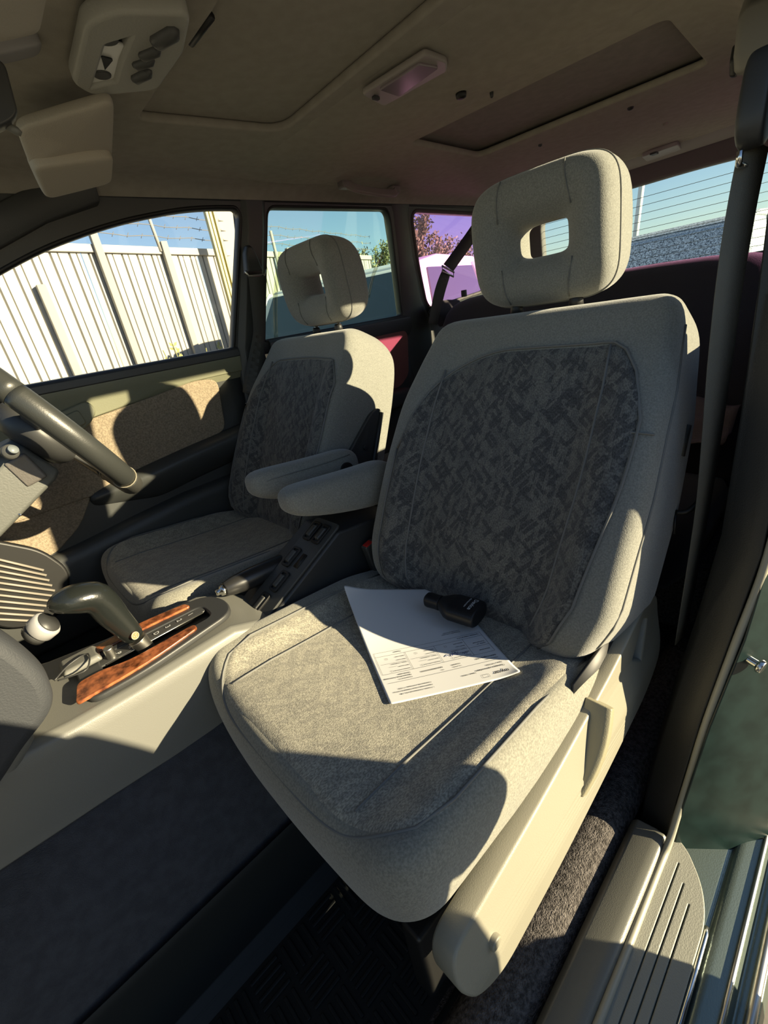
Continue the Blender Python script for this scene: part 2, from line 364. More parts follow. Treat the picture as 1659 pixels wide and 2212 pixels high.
# left roof rail above the open door
bm = NB(); loft(bm, [[V((x, y, z)) for y, z in [(-.575, 1.372), (-.595, 1.352), (-.625, 1.338), (-.655, 1.35), (-.66, 1.39), (-.62, 1.43), (-.575, 1.43)]] for x in [.02 + .1 * i for i in range(24)]])
obj('trim_16', bm, plastic_dark, kind=S, bevel=.003)
# left B pillar: lower lining flares into the sill, upper carries the belt
bm = NB(); rings = []
for z, xf, xb, yi, yo in [(.09, .572, .80, -.660, -.716), (.16, .590, .83, -.660, -.717), (.25, .612, .84, -.664, -.720), (.35, .635, .85, -.672, -.725), (.48, .668, .85, -.684, -.736), (.62, .705, .85, -.694, -.748), (.80, .735, .85, -.690, -.745), (.95, .752, .86, -.684, -.735), (1.15, .765, .865, -.675, -.72), (1.36, .78, .88, -.645, -.69)]:
    m_ = xf + .38 * (xb - xf)
    rings.append([V((xf, yo, z)), V((xf + .004, yo + .018, z)), V((xf + .022, yi - .010, z)), V((m_ - .02, yi, z)), V((m_ + .03, yi + .002, z)), V((xb - .03, yi - .004, z)), V((xb, yi - .02, z)), V((xb, yo, z))])
loft(bm, rings); obj('trim_17', bm, mat('pillar_lining', (.022, .022, .02), .45, bump=.2, bscale=700), kind=S, bevel=.006, seg=3)
# door seal: pale rubber bead along the pillar and the sill
bm = NB(); tube(bm, smooth_path([(.06, -.722, .128), (.30, -.722, .128), (.50, -.721, .126), (.555, -.722, .135), (.585, -.723, .18), (.612, -.726, .25), (.637, -.731, .35), (.668, -.742, .48), (.706, -.754, .62), (.736, -.752, .80), (.755, -.726, .95), (.768, -.696, 1.15), (.78, -.65, 1.36)], 5), .0055, 8)
obj('trim_18', bm, mat('pale_rubber', (.32, .31, .25), .35), kind=S)
# outer jamb behind the seal, painted
bm = NB(); rings = []
for z, xf in [(.085, .56), (.20, .585), (.35, .625), (.50, .665), (.62, .70), (.80, .73), (.95, .75)]:
    rings.append([V((xf, -.725 - .03 * sstep(.2, .6, z), z)), V((xf + .06, -.79, z)), V((xf + .16, -.86, z)), V((xf + .17, -.75, z))])
loft(bm, rings); obj('trim_19', bm, paint_green, kind=S, bevel=.006)
bm = NB(); box(bm, (1.55, -.83, .45), (1.6, .06, .95)); obj('door_4', bm, paint_green, kind=S, bevel=.02)
# sill: lining, scuff plate, painted steel
bm = NB(); pr = [(-.655, .06), (-.660, .10), (-.664, .122), (-.672, .132), (-.700, .137), (-.713, .135), (-.720, .126), (-.722, .11), (-.722, .06)]
loft(bm, [[V((x, y, z)) for y, z in pr] for x in [-.60, -.2, .1, .3, .45, .568]]); obj('trim_20', bm, trim_plastic, kind=S, bevel=.003)
gro = []
for i, (x1) in enumerate((.545, .520, .497)):
    y = -.741 - .0135 * i; gro.append(rpoly([(-.5, y - .0022), (x1, y - .0022), (x1, y + .0022), (-.5, y + .0022)], .002, 3))
pl = rpoly([(-.58, -.7235), (.583, -.7235), (.572, -.745), (.535, -.775), (.49, -.790), (-.58, -.793)], [.002, .01, .03, .04, .05, .002])
plate('trim_21', pl, gro, lambda u, v, d: V((u, v, .1215 + (v + .724) * .10 + d)), .006, mat('scuff_plate', (.24, .24, .205), .5, bump=.5, bscale=500, bdist=.001), kind=S, bev=.0015)
bm = NB(); pr = [(-.715, .09), (-.72, .1125), (-.79, .1055), (-.797, .10), (-.802, .108), (-.812, .109), (-.835, .104), (-.842, .09), (-.848, .092), (-.866, .088), (-.872, .06), (-.875, -.15), (-.80, -.16), (-.71, .02)]
loft(bm, [[V((x, y, z)) for y, z in pr] for x in [-.6, 0, .3, .6, .9, 2.2]]); obj('trim_22', bm, sill_metal, kind=S, bevel=.003)
bm = NB(); tube(bm, [(-.6, -.858, .094), (1.6, -.858, .094)], .006, 8); tube(bm, [(-.6, -.832, .108), (1.6, -.832, .108)], .0025, 8); obj('trim_23', bm, steel, kind=S)
bm = NB(); tube(bm, [(.30, -.7955, .112), (.40, -.7955, .112), (.475, -.795, .112), (.487, -.794, .110)], .0035, 8); obj('trim_24', bm, chrome, kind=S)
# striker and its plate on the jamb
st = thing('door_striker', 'chrome door striker pin bolted on the dark door jamb', 'striker', (.70, -.775, .47))
P0 = at(1606, 1408, 'x', .69) + V((-.012, -.006, 0))
bm = NB(); cyl(bm, P0 + V((.010, .012, 0)), P0 + V((-.001, -.002, 0)), .014); obj('base', bm, steel, st, bevel=.002)
bm = NB(); tube(bm, [P0, P0 + V((-.004, -.014, -.002)), P0 + V((-.0042, -.0145, -.002)), P0 + V((-.006, -.021, -.003))], [.006, .006, .011, .0100], 16); obj('pin', bm, chrome, st, bevel=.002)
bm = NB(); box(bm, P0 + V((.0, .01, -.028)), (.025, .012, .02)); obj('bracket', bm, plastic_mid, st, bevel=.002)
# cargo floor, side panels and underbody
bm = NB(); box(bm, (2.10, 0, .40), (.66, 1.34, .04)); obj('trim_28', bm, carpet, kind=S, bevel=.005)
plate('trim_29', [(1.50, .03), (2.44, .03), (2.40, .955), (1.50, .955)], [], xz(lambda z: .70 - .03 * sstep(.6, .95, z)), .03, door_dark, kind=S, bev=.003)
plate('trim_30', [(-.65, .02), (1.56, .02), (1.56, .90), (-.65, .90)], [], xz(lambda z: .735), .02, paint_green, kind=S, bev=.003)
bm = NB(); box(bm, (.92, 0, .005), (3.2, 1.44, .02)); obj('trim_31', bm, paint_green, kind=S)
bm = NB(); box(bm, (1.40, 0, .20), (.50, 1.24, .20)); obj('trim_32', bm, carpet, kind=S, bevel=.02)
# tailgate
fr = lambda u, v, d: V((2.50 - .30 * (v - .95) + d, u, v))
WB = rpoly([(-.54, .985), (.50, .985), (.47, 1.315), (.2, 1.328), (-.2, 1.328), (-.50, 1.315)], [.05, .05, .06, .1, .1, .06])
plate('wall_rear', [(-.68, .10), (.68, .10), (.66, .95), (.585, 1.39), (-.585, 1.39), (-.66, .95)], [WB], fr, .05, mat('tailgate_lining', (.14, .13, .12), .7, bump=.2), kind=S, bev=.01)
plate('window_6', [(-.56, .965), (.52, .965), (.49, 1.34), (-.52, 1.34)], [], fr, .003, rear_glass_m, kind=S)
bm = NB()
for i in range(10):
    z = 1.015 + i * .029; tube(bm, [fr(-.52 + .02 * i / 9, z, -.004), fr(0, z, -.004), fr(.485 - .02 * i / 9, z, -.004)], .0009, 4)
obj('trim_25', bm, mat('heater_wire', (.10, .12, .12), .6), kind=S)
bm = NB(); loft(bm, [[V((x, y, z)) for x, z in [(2.20, 1.392), (2.24, 1.380), (2.30, 1.374), (2.33, 1.376), (2.34, 1.42), (2.2, 1.42)]] for y in [-.58 + .145 * i for i in range(9)]]); obj('trim_26', bm, mat('header_lining', (.28, .26, .24), .8, bump=.2), kind=S, bevel=.004)
bm = NB(); box(bm, (2.375, .0, 1.355), (.03, 1.0, .045), taper=.97); obj('trim_27', bm, plastic_dark, kind=S, bevel=.01)
# windscreen and bulkhead
plate('window_7', [(-.60, .93), (.60, .93), (.54, 1.40), (-.54, 1.40)], [], lambda u, v, d: V((-.62 + 1.53 * (v - .95) + d, u, v)), .003, clear_glass, kind=S)
bm = NB(); box(bm, (-.68, 0, .45), (.06, 1.5, .95)); obj('wall_front', bm, black, kind=S)
# ground
BANK = .26
gz = lambda y: G0_ + BANK * sstep(.95, 1.25, y)
G0_ = -.28
gys = [-40, -20, -10, -4, 0, .95, 1.0, 1.05, 1.1, 1.15, 1.2, 1.25, 3, 8, 20, 40]; gxs = [-40, -20, -10, -5, 0, 5, 10, 20, 40]
bm = NB()
for xa, xb in zip(gxs, gxs[1:]):
    for ya_, yb_ in zip(gys, gys[1:]): bm.faces.new([bm.verts.new(V((x, y, gz(y)))) for x, y in ((xa, ya_), (xb, ya_), (xb, yb_), (xa, yb_))])
bmesh.ops.remove_doubles(bm, verts=bm.verts, dist=1e-4)
obj('ground', bm, mat('dusty_gravel', (.24, .22, .19), .95, bump=.6, bscale=30, var=.15, vscale=3), kind=S)
# ================================================================ right front door lining
door = thing('door_1', 'olive and charcoal lining of the far front door under the clear window', 'door', (.2, .66, .35), kind=S)
def strips(name, rows, xs, m, parent, **k):
    bm = NB(); loft(bm, [[V((x, y, z)) for y, z in rows(x)] for x in xs]); return obj(name, bm, m, parent, **k)
xs = [-.60 + i * .06 for i in range(23)]
strips('upper_band', lambda x: [(.69, .975), (.645, .972), (.636, .960), (.634, .945), (.640, .925), (.644, .905), (.648, interp([(-.6, .84), (.2, .862), (.45, .895), (.6, .905), (.72, .905)], x)), (.67, .86), (.69, .86)], xs, door_plastic, door, bevel=.002)
strips('belt_moulding', lambda x: [(.66, .981), (.640, .979), (.633, .972), (.632, .952), (.640, .948), (.66, .95)], xs, plastic_dark, door, bevel=.002)
strips('door_skin', lambda x: [(.69, .90), (.658, .90), (.656, .70), (.652, .60), (.656, .45), (.66, .30), (.66, .12), (.70, .12)], xs, door_dark, door)
yd = lambda y: (lambda u, v, d: V((u, y + d, v)))
plate('insert', rpoly([(-.55, .80), (.10, .835), (.205, .858), (.33, .872), (.56, .902), (.622, .892), (.60, .735), (.42, .715), (.25, .67), (-.55, .66)], [.02, .1, .05, .1, .03, .025, .03, .1, .1, .02]), [], yd(.648), .012, door_cloth, door, bev=.004)
plate('kick_insert', rpoly([(-.30, .655), (.165, .665), (.115, .60), (.04, .552), (.0, .548), (-.30, .60)], [.02, .01, .03, .03, .03, .02]), [], yd(.650), .01, door_cloth, door, bev=.003)
# armrest ledge with a scooped pocket
bm = NB(); rings = []
for i in range(17):
    x = .16 + i * .034; k = math.sin(math.pi * clamp(i / 16)) ** .5 if i < 12 else 1
    k = min(1, .25 + i / 7); zt = interp([(.16, .665), (.30, .690), (.45, .710), (.70, .735)], x)
    rings.append([V((x, .66, zt + .012)), V((x, .655 - .012 * k, zt + .010)), V((x, .652 - .05 * k, zt)), V((x, .648 - .058 * k, zt - .012)), V((x, .65 - .05 * k, zt - .05 * k)), V((x, .656 - .01 * k, zt - .09 * k - .01)), V((x, .665, zt - .10 * k - .01))])
loft(bm, rings); obj('armrest', bm, door_dark, door, sub=1)
strips('map_pocket', lambda x: [(.66, .54 + .05 * sstep(-.1, .5, x)), (.625, .53 + .05 * sstep(-.1, .5, x)), (.612, .50 + .05 * sstep(-.1, .5, x)), (.608, .38), (.625, .30), (.66, .28)], [-.56, -.4, -.2, -.05, .1, .25, .4, .55, .68], door_dark, door, bevel=.01)
hp = at(150, 885, 'y', .638)
plate('handle_bezel', rpoly([(hp.x - .10, .880), (hp.x + .045, .912), (hp.x + .055, .885), (hp.x + .02, .850), (hp.x - .10, .835)], [.01, .02, .015, .02, .01]), [], yd(.636), .012, door_plastic, door, bev=.004)
hb = plate('pull_handle', rpoly([(hp.x - .09, .872), (hp.x + .014, .895), (hp.x + .020, .862), (hp.x - .09, .845)], .006), [], yd(.626), .010, door_plastic, door, bev=.003)
# speaker grille in the kick area, ribs
sp = at(45, 1250, 'y', .60)
grl = [at(0, 1190, 'y', .585), at(75, 1215, 'y', .585), at(135, 1255, 'y', .585), at(120, 1300, 'y', .585), at(75, 1345, 'y', .585), at(0, 1345, 'y', .585), at(-80, 1300, 'y', .585), at(-80, 1180, 'y', .585)]
spk = plate('speaker_pod', rpoly([(p.x + (.02 if i in (1, 2, 3, 4) else 0), p.z + (.02 if i < 3 or i == 7 else -.02)) for i, p in enumerate(grl)], .03), [], yd(.60), .02, plastic_mid, door, bev=.006)
bm = NB()
for i in range(11):
    a = at(-60, 1195 + i * 14, 'y', .586); b = at(118 - abs(i - 4) * 6, 1232 + i * 11, 'y', .586); tube(bm, [a, b], .0032, 6)
spk.data.materials[0] = black
gm = obj('grille_bars', bm, mat('grille', (.22, .20, .17), .5), spk)
# right rear door
d2 = thing('door_2', 'dark lining of the far rear door with a reddish cloth insert', 'door', (1.2, .66, .35), kind=S)
xs2 = [.84 + i * .06 for i in range(13)]
strips('upper_band', lambda x: [(.69, .985), (.645, .985), (.632, .972), (.634, .94), (.645, .90), (.66, .88), (.69, .88)], xs2, door_dark, d2, bevel=.003)
strips('door_skin', lambda x: [(.69, .91), (.656, .91), (.654, .70), (.66, .45), (.66, .12), (.70, .12)], xs2, door_dark, d2)
plate('insert', rpoly([(.90, .925), (1.50, .925), (1.525, .905), (1.50, .74), (1.44, .70), (.90, .68)], .025), [], yd(.646), .014, rear_door_cloth, d2, bev=.004)
bm = NB(); box(bm, (1.17, .61, .66), (.56, .09, .07)); obj('armrest', bm, door_dark, d2, bevel=.02)
# ================================================================ front seats
def uvface(bm, name='cloth'): return bm.loops.layers.uv.new(name)
def build_seat(oy, m, dx, dz, hz, name, label, group):
    """m = -1: outboard side faces the camera (passenger), +1: driver.  s is measured towards the outboard side."""
    root = thing(name, label, 'car seat', (.42 + dx, oy, .16), group)
    ws = 1.0 if m < 0 else .90
    P = lambda x, s, z: V((x + dx, oy + m * s * ws, z + dz))
    # ---- backrest
    T = V((.454, 0, .891)); N = V((-.891, 0, .454)); L = .615
    Wt = [(0, .205), (.04, .235), (.15, .262), (.45, .270), (.70, .262), (.82, .250), (.90, .236), (.95, .218), (.98, .195), (1.0, .165)]
    Wn = [(0, .215), (.04, .255), (.15, .284), (.45, .288), (.70, .280), (.82, .268), (.90, .262), (.95, .254), (.98, .240), (1.0, .205)]
    Bt = [(0, .9), (.10, 1.25), (.30, 1.15), (.45, 1.0), (.65, .8), (.78, .35), (.88, .08), (1, 0)]
    def F(u, v):
        B = interp(Bt, v) * .048
        d = B * sstep(.50, .80, abs(u)) - .020 * clamp((abs(u) - .93) / .07) ** 2
        d += -.07 * clamp((v - .93) / .07) ** 2.2 - .03 * clamp((.05 - v) / .05) ** 2 + .010 * math.cos(math.pi * clamp(abs(u) / .5)) * 0 + .012 * math.sin(math.pi * clamp(v)) * (1 - abs(u) ** 2) 
        return d
    def O(v): return V((.5515 + dx, 0, .44 + dz)) + T * (v * L)
    def at_(u, v, d):
        p = O(v) + N * d; p.y = oy + m * ws * u * interp(Wn if m < 0 and u > 0 else Wt, v) * (.93 if m < 0 and u < 0 else 1); return p
    us = [0, .15, .3, .42, .5, .58, .66, .74, .81, .87, .92, .955, .985]
    bm = NB(); rings = []
    vs_ = [0, .015, .03, .055, .085, .12, .16, .21, .27, .33, .39, .45, .51, .57, .63, .7, .76, .82, .87, .91, .94, .965, .985, 1.0]
    for v in vs_:
        bk = -.190 + .045 * clamp((v - .88) / .12) ** 2 + .03 * clamp((.06 - v) / .06)
        r = [at_(u, v, F(u, v)) for u in us] + [at_(1.0, v, F(1, v) - .008), at_(1.0, v, F(1, v) - .022), at_(1.0, v, -.08), at_(1.0, v, -.135), at_(.985, v, bk + .02), at_(.95, v, bk + .004), at_(.88, v, bk), at_(.4, v, bk - .004)]
        half = r
        oth = [at_(-u, v, F(-u, v)) for u in us[1:]] + [at_(-1.0, v, F(1, v) - .008), at_(-1.0, v, F(1, v) - .022), at_(-1.0, v, -.08), at_(-1.0, v, -.135), at_(-.985, v, bk + .02), at_(-.95, v, bk + .004), at_(-.88, v, bk), at_(-.4, v, bk - .004)]
        rings.append(half + oth[::-1])
    c0 = rings[0]; ce = sum(c0, V()) / len(c0); rings.insert(0, [ce.lerp(p, .5) - T * .006 for p in c0])
    c1 = rings[-1]; ce = sum(c1, V()) / len(c1); rings.append([ce.lerp(p, .6) + T * .005 for p in c1])
    loft(bm, rings); back = obj('backrest', bm, velour, root, sub=1)
    kk = lambda u, v: u * (.87 + .13 * sstep(0, .65, v)) if (m < 0 and u > 0) else u
    # patterned face of the backrest
    def patch(nm, u0, u1, v1f, m_, parent, nu=26, nv=26, v0=.0, off=.0048):
        bm = NB(); uvl = uvface(bm); G = []
        for j in range(nv + 1):
            row = []
            for i in range(nu + 1):
                u = u0 + (u1 - u0) * i / nu; v = v0 + (v1f(u) - v0) * j / nv; u = kk(u, v)
                e = min(i, nu - i, j + 1, nv - j); d = off if e > 0 else -.002
                vt = bm.verts.new(at_(u, v, F(u, v) + d)); row.append((vt, (u * interp(Wt, .5), v * L)))
            G.append(row)
        for j in range(nv):
            for i in range(nu):
                q = [G[j][i], G[j][i + 1], G[j + 1][i + 1], G[j + 1][i]]; f = bm.faces.new([a[0] for a in q])
                for lp, a in zip(f.loops, q): lp[uvl].uv = a[1]
        return obj(nm, bm, m_, parent), G
    top = lambda u: .84 - .26 * clamp((abs(u - .0) - .58) / .34) ** 3.5 if u > 0 else .84 - .13 * clamp(abs(u) / .80) ** 2 - .22 * clamp((abs(u) - .5) / .34) ** 3
    ui = -.84 if m < 0 else -.94
    if m > 0: top = lambda u: .84 - (.26 * clamp((u - .45) / .39) ** 3.5 if u > 0 else .03 * clamp(abs(u) / .9) ** 2 + .10 * clamp((abs(u) - .72) / .18) ** 3)
    ins, G = patch('backrest_insert', ui, .90, top, cloth, root, 40, 34)
    bm = NB(); edge = [G[j][-1][0] for j in range(0)]
    def edge_path(u0, u1):
        pts = [at_(kk(u1, v), v, F(kk(u1, v), v) + .002) for v in [i / 12 * top(u1) for i in range(13)]]
        pts += [at_(u, top(u), F(u, top(u)) + .002) for u in [u1 + (u0 - u1) * i / 24 for i in range(25)]]
        pts += [at_(u0, v, F(u0, v) + .002) for v in [(1 - i / 12) * top(u0) for i in range(13)]]
        return pts
    tube(bm, edge_path(ui, .90), .0022, 6)
    tube(bm, [at_(kk(.66, v), v, F(kk(.66, v), v) + .0052) for v in [i / 14 * .83 for i in range(15)]], .0022, 6)
    tube(bm, [at_(-.62, v, F(-.62, v) + .0052) for v in [i / 14 * .78 for i in range(15)]], .0022, 6)
    tube(bm, [at_(1.0, v, F(1, v) - .012) for v in [.02 + i / 16 * .87 for i in range(17)]], .0020, 6)
    tube(bm, [at_(.83 + .17 * i / 6, .60 + .0 * i, F(.83 + .16 * i / 6, .60) + .0015) for i in range(6)], .0015, 6)
    obj('seam', bm, piping, root)
    # ---- headrest : a padded ring with an open window
    hy = 0.0; zc = 1.080 + hz; hw = .137; hh = .111
    def xm(z): return .898 + dx - .10 * (z - zc) - 1.6 * (z - zc) ** 2 * 0
    NA = 40; rings = []
    for k in range(NA):
        a = 2 * math.pi * k / NA; ca, sa = math.cos(a), math.sin(a)
        def se(w_, h_, e): return V((w_ * math.copysign(abs(ca) ** (2 / e), ca), h_ * math.copysign(abs(sa) ** (2 / e), sa)))
        o_ = se(hw, hh, 4.6); i_ = se(.050, .027, 5)
        ring = []
        for s_, hf, hb in [(0, .004, -.030), (.03, .014, -.042), (.10, .024, -.052), (.25, .040, -.070), (.45, .050, -.080), (.65, .054, -.085), (.80, .053, -.084), (.91, .046, -.074), (.97, .032, -.046), (1.0, .010, -.018)]:
            p = i_.lerp(o_, s_); z = zc + p.y; k2 = 1 - .30 * ((z - zc) / hh) ** 2
            ring.append((p, z, hf * k2, hb * k2))
        pts = [V((xm(z) - hf, oy + m * (hy + p.x), z + dz)) for p, z, hf, hb in ring] + [V((xm(z) - hb, oy + m * (hy + p.x), z + dz)) for p, z, hf, hb in ring[::-1]]
        rings.append(pts)
    bm = NB(); R = [[bm.verts.new(p) for p in r] for r in rings]; n_ = len(R[0])
    for k in range(NA):
        a, b = R[k], R[(k + 1) % NA]
        for i in range(n_): bm.faces.new((a[i], a[(i + 1) % n_], b[(i + 1) % n_], b[i]))
    hr = obj('headrest', bm, velour, root, sub=1)
    def hfront(yy, zz):
        best = (9, 0)
        for k in range(60):
            a = 2 * math.pi * k / 60; ca, sa = math.cos(a), math.sin(a)
            o_ = V((hw * math.copysign(abs(ca) ** (2 / 4.6), ca), hh * math.copysign(abs(sa) ** (2 / 4.6), sa))); i_ = V((.050 * math.copysign(abs(ca) ** .4, ca), .027 * math.copysign(abs(sa) ** .4, sa)))
            for s_ in [q / 20 for q in range(21)]:
                p = i_.lerp(o_, s_); d_ = (p.x - yy) ** 2 + (p.y - zz) ** 2
                if d_ < best[0]: best = (d_, s_)
        return interp([(0, .004), (.03, .014), (.10, .024), (.25, .040), (.45, .050), (.65, .054), (.80, .053), (.91, .046), (.97, .032), (1.0, .010)], best[1]) * (1 - .30 * (zz / hh) ** 2)
    # seams on the headrest
    bm = NB()
    for sx in (-1, 1):
        pts = []
        for i in range(17):
            zz = zc - hh * .93 + 2 * hh * .93 * i / 16; k2 = 1 - .30 * ((zz - zc) / hh) ** 2; y_ = sx * (.060 + .012 * math.cos(math.pi * (i / 16 - .5)))
            if abs(zz - zc) > .034: pts.append((i, V((xm(zz) - hfront(y_, zz - zc) - .0002, oy + m * y_, zz + dz))))
        tube(bm, [p_ for i_, p_ in pts if i_ < 8], .0012, 5); tube(bm, [p_ for i_, p_ in pts if i_ > 8], .0012, 5)
    for off_ in (.018,):
        pts = []
        for k in range(60):
            a = 2 * math.pi * k / 60; ca, sa = math.cos(a), math.sin(a)
            y_ = hw * .998 * math.copysign(abs(ca) ** (2 / 4.6), ca); z_ = zc + hh * .998 * math.copysign(abs(sa) ** (2 / 4.6), sa); k2 = 1 - .30 * ((z_ - zc) / hh) ** 2
            pts.append(V((xm(z_) - .006 * k2, oy + m * y_, z_ + dz)))
        tube(bm, pts, .0016, 6, True)
    obj('seam', bm, piping, hr)
    for s in (-.062, .062):
        bm = NB(); cyl(bm, P(.905, s, zc - hh + .02), P(.895, s, .945), .006, 12); obj('headrest_post', bm, chrome, root)
        bm = NB(); tube(bm, [P(.899, s, .955), P(.898, s, .972), P(.898, s, .978)], [.014, .012, .009], 14); obj('post_sleeve', bm, black, root)
    # ---- cushion
    X0, X1, HW = .105, .63, .268
    zt = lambda x: .492 - .045 * clamp((x - .15) / .42) - .008 * clamp((.22 - x) / .1)
    def Z(x, s): return zt(x) + .024 * sstep(.60, .90, abs(s) / HW) * sstep(.62, .45, x) - .010 * math.sin(math.pi * clamp((x - .1) / .5)) * (1 - (s / HW) ** 2)
    ol = rpoly([(X0 + .012, HW - .004), (X0, .10), (X0, -.10), (X0 + .022, -(HW + .004)), (.40, -HW - .008), (X1, -HW), (X1, HW), (.40, HW)], [.065, .3, .3, .10, .2, .05, .05, .2], 8)
    cen = V((.37, 0)); bm = NB(); rings = []
    rf = [.08, .2, .35, .5, .6, .68, .75, .81, .86, .90, .93]
    for r in rf: rings.append([P(*(lambda q: (q.x, q.y, Z(q.x, q.y)))(cen.lerp(p, r))) for p in ol])
    for ins_, dz_ in [(.012, -.006), (.005, -.014), (.0015, -.024), (-.002, -.038), (-.003, -.060), (-.001, -.090), (.006, -.115), (.020, -.131), (.05, -.138)]:
        rg = []
        for p in ol:
            d_ = (p - cen); q = cen + d_ * (1 - ins_ / d_.length); rg.append(P(q.x, q.y, Z(*(cen + (q - cen) * .96)) + dz_))
        rings.append(rg)
    loft(bm, rings); obj('seat_cushion', bm, velour_side, root, sub=1)
    # patterned top of the cushion
    bm = NB(); uvl = uvface(bm); NU, NV = 44, 40; G = []
    for j in range(NV + 1):
        row = []
        for i in range(NU + 1):
            a = -1 + 2 * i / NU; s = a * (.246 if a > 0 else .225)
            xf = .1125 + .075 * abs(a) ** 5 ; x = xf + (.60 - xf) * j / NV
            e = min(i, NU - i, j, NV - j); row.append((bm.verts.new(P(x, s, Z(x, s) + (.003 if e > 0 else -.002) - .0155 * clamp((.140 - x) / .028) ** 2)), (s, x)))
        G.append(row)
    for j in range(NV):
        for i in range(NU):
            q = [G[j][i], G[j][i + 1], G[j + 1][i + 1], G[j + 1][i]]; f = bm.faces.new([a[0] for a in q])
            for lp, a in zip(f.loops, q): lp[uvl].uv = a[1]
    obj('cushion_insert', bm, cushion_cloth, root)
    bm = NB(); 
    for sg in (-1, 1): tube(bm, [P(x, sg * .158, Z(x, sg * .158) + .0035) for x in [.145 + .025 * i for i in range(19)]], .0018, 6)
    pts = []
    for a in [-1 + 2 * i / 40 for i in range(41)]:
        s = a * (.246 if a > 0 else .225); x = .1125 + .075 * abs(a) ** 5; pts.append(P(x, s, Z(x, s) - .0155 * clamp((.140 - x) / .028) ** 2))
    tube(bm, [P(x, -.225, Z(x, -.225) + .001) for x in (.55, .4, .3, .22)] + pts[1:-1] + [P(x, .246, Z(x, .246) + .001) for x in (.22, .3, .4, .55)], .002, 6)
    obj('seam', bm, piping, root)
    # under-frame
    bm = NB(); box(bm, P(.40, 0, .315), (.46, .40, .09)); box(bm, P(.40, .2, .20), (.5, .035, .16)); box(bm, P(.40, -.2, .20), (.5, .035, .16)); obj('seat_base', bm, black, root, bevel=.006)
    # ---- side skirt (outboard)
    sk_out = rpoly([(.150, .372), (.140, .335), (.165, .285), (.21, .255), (.36, .262), (.55, .292), (.68, .318), (.745, .375), (.765, .46), (.72, .49), (.66, .475), (.60, .450), (.55, .435), (.36, .398)], [.02, .03, .03, .03, .2, .2, .05, .04, .03, .02, .03, .05, .08, .1])
    holes = []
    if m < 0:
        holes = [rpoly([(.632, .412), (.690, .466), (.716, .450), (.664, .392)], .004), rpoly([(.50, .420), (.513, .4245), (.52, .40), (.44, .345), (.425, .352)], .004)]
    def side(u, v, d):
        t = clamp((v - .25) / .17); bulge = .020 * sstep(.40, .30, v - .10 * (u - .2))
        return P(u, .268 + (d + .0) + bulge * (1 if d > 0 else .4), v)
    plate('side_skirt', sk_out, holes, side, .03, skirt_plastic, root, bev=.004)
    if m < 0:
        bm = NB(); box(bm, P(.57, .262, .42), (.20, .004, .12)); obj('skirt_recess', bm, black, root)
        # height lever
        a, b = V((.505, .432)), V((.425, .325))
        bm = NB(); rings = []
        for i in range(9):
            t = i / 8; c = a.lerp(b, t); hw_ = .0125 - .002 * abs(2 * t - 1) ** 3; o_ = .289 + .012 * math.sin(math.pi * (.15 + .8 * t)); nrm = V((b.y - a.y, -(b.x - a.x))).normalized()
            rings.append([P(c.x + nrm.x * q, s_, c.y + nrm.y * q) for q, s_ in ((-hw_, .27), (-hw_, o_ + .004), (-hw_ + .004, o_ + .012), (hw_ - .004, o_ + .012), (hw_, o_ + .004), (hw_, .27))])
        loft(bm, rings); obj('height_lever', bm, mat('lever_plastic', (.27, .25, .17), .4, bump=.2, bscale=700), root, bevel=.002)
        bm = NB(); cyl(bm, P(.20, .285, .330), P(.20, .303, .330), .009); obj('screw_cap', bm, skirt_plastic, root, bevel=.002)
        # belt guide hook on the outer flank of the backrest
        bm = NB(); q0 = at_(1.0, .44, -.13); q1 = q0 + V((.02, -.03, .03)); tube(bm, smooth_path([q0, q0 + V((.004, -.018, .006)), q1 + V((.01, -.005, .006)), q1 + V((.022, .0, .014))], 4), .0045, 8); tube(bm, [q0, q0 + V((-.012, -.004, -.035))], .0025, 6)
        obj('belt_guide', bm, black, root)
        bm = NB(); q = at_(1.0, .62, -.10); tube(bm, [q + T * .03 + V((0, .002, 0)), q - T * .02 + V((0, .001, 0))], .006, 8); obj('guide_button', bm, plastic_mid, root)
    # inboard cover
    plate('inner_cover', rpoly([(.14, .36), (.18, .30), (.58, .32), (.70, .42), (.66, .46), (.16, .40)], .03), [], lambda u, v, d: P(u, -.262 - d, v), .02, plastic_mid, root, bev=.004)
    # ---- armrest, inboard
    ya = -.305
    bm = NB(); rings = []
    tabs = [(.390, .672, .006, .006), (.393, .672, .020, .018), (.403, .670, .029, .027), (.42, .667, .034, .034), (.46, .657, .037, .040), (.52, .644, .038, .046), (.60, .630, .038, .052), (.645, .626, .037, .054), (.675, .626, .034, .047), (.692, .626, .026, .034), (.698, .626, .008, .010)]
    for x, zc_, hw_, hh_ in tabs:
        rg = []
        for k in range(20):
            a = 2 * math.pi * k / 20; e = 3.0
            rg.append(P(x, ya + hw_ * math.copysign(abs(math.cos(a)) ** (2 / e), math.cos(a)), zc_ + .012 * (x > .0) + hh_ * math.copysign(abs(math.sin(a)) ** (2 / e), math.sin(a))))
        rings.append(rg)
    loft(bm, rings); ar = obj('armrest', bm, velour, root, sub=1)
    bm = NB(); tube(bm, smooth_path([P(.66, ya - .034, .676), P(.58, ya - .0368, .680), P(.48, ya - .0355, .688), P(.43, ya - .0325, .690), P(.41, ya - .0245, .688)], 4), .0014, 6)
    obj('seam', bm, piping, ar)
    bm = NB(); cyl(bm, P(.640, ya - .030, .640), P(.640, ya - .0405, .640), .021, 28); obj('pivot_cap', bm, black, ar, bevel=.001)
    # plastic pivot shield on the inboard flank of the backrest
    sh = [at_(-1, v, 0) for v in (.30, .36, .55, .70)]
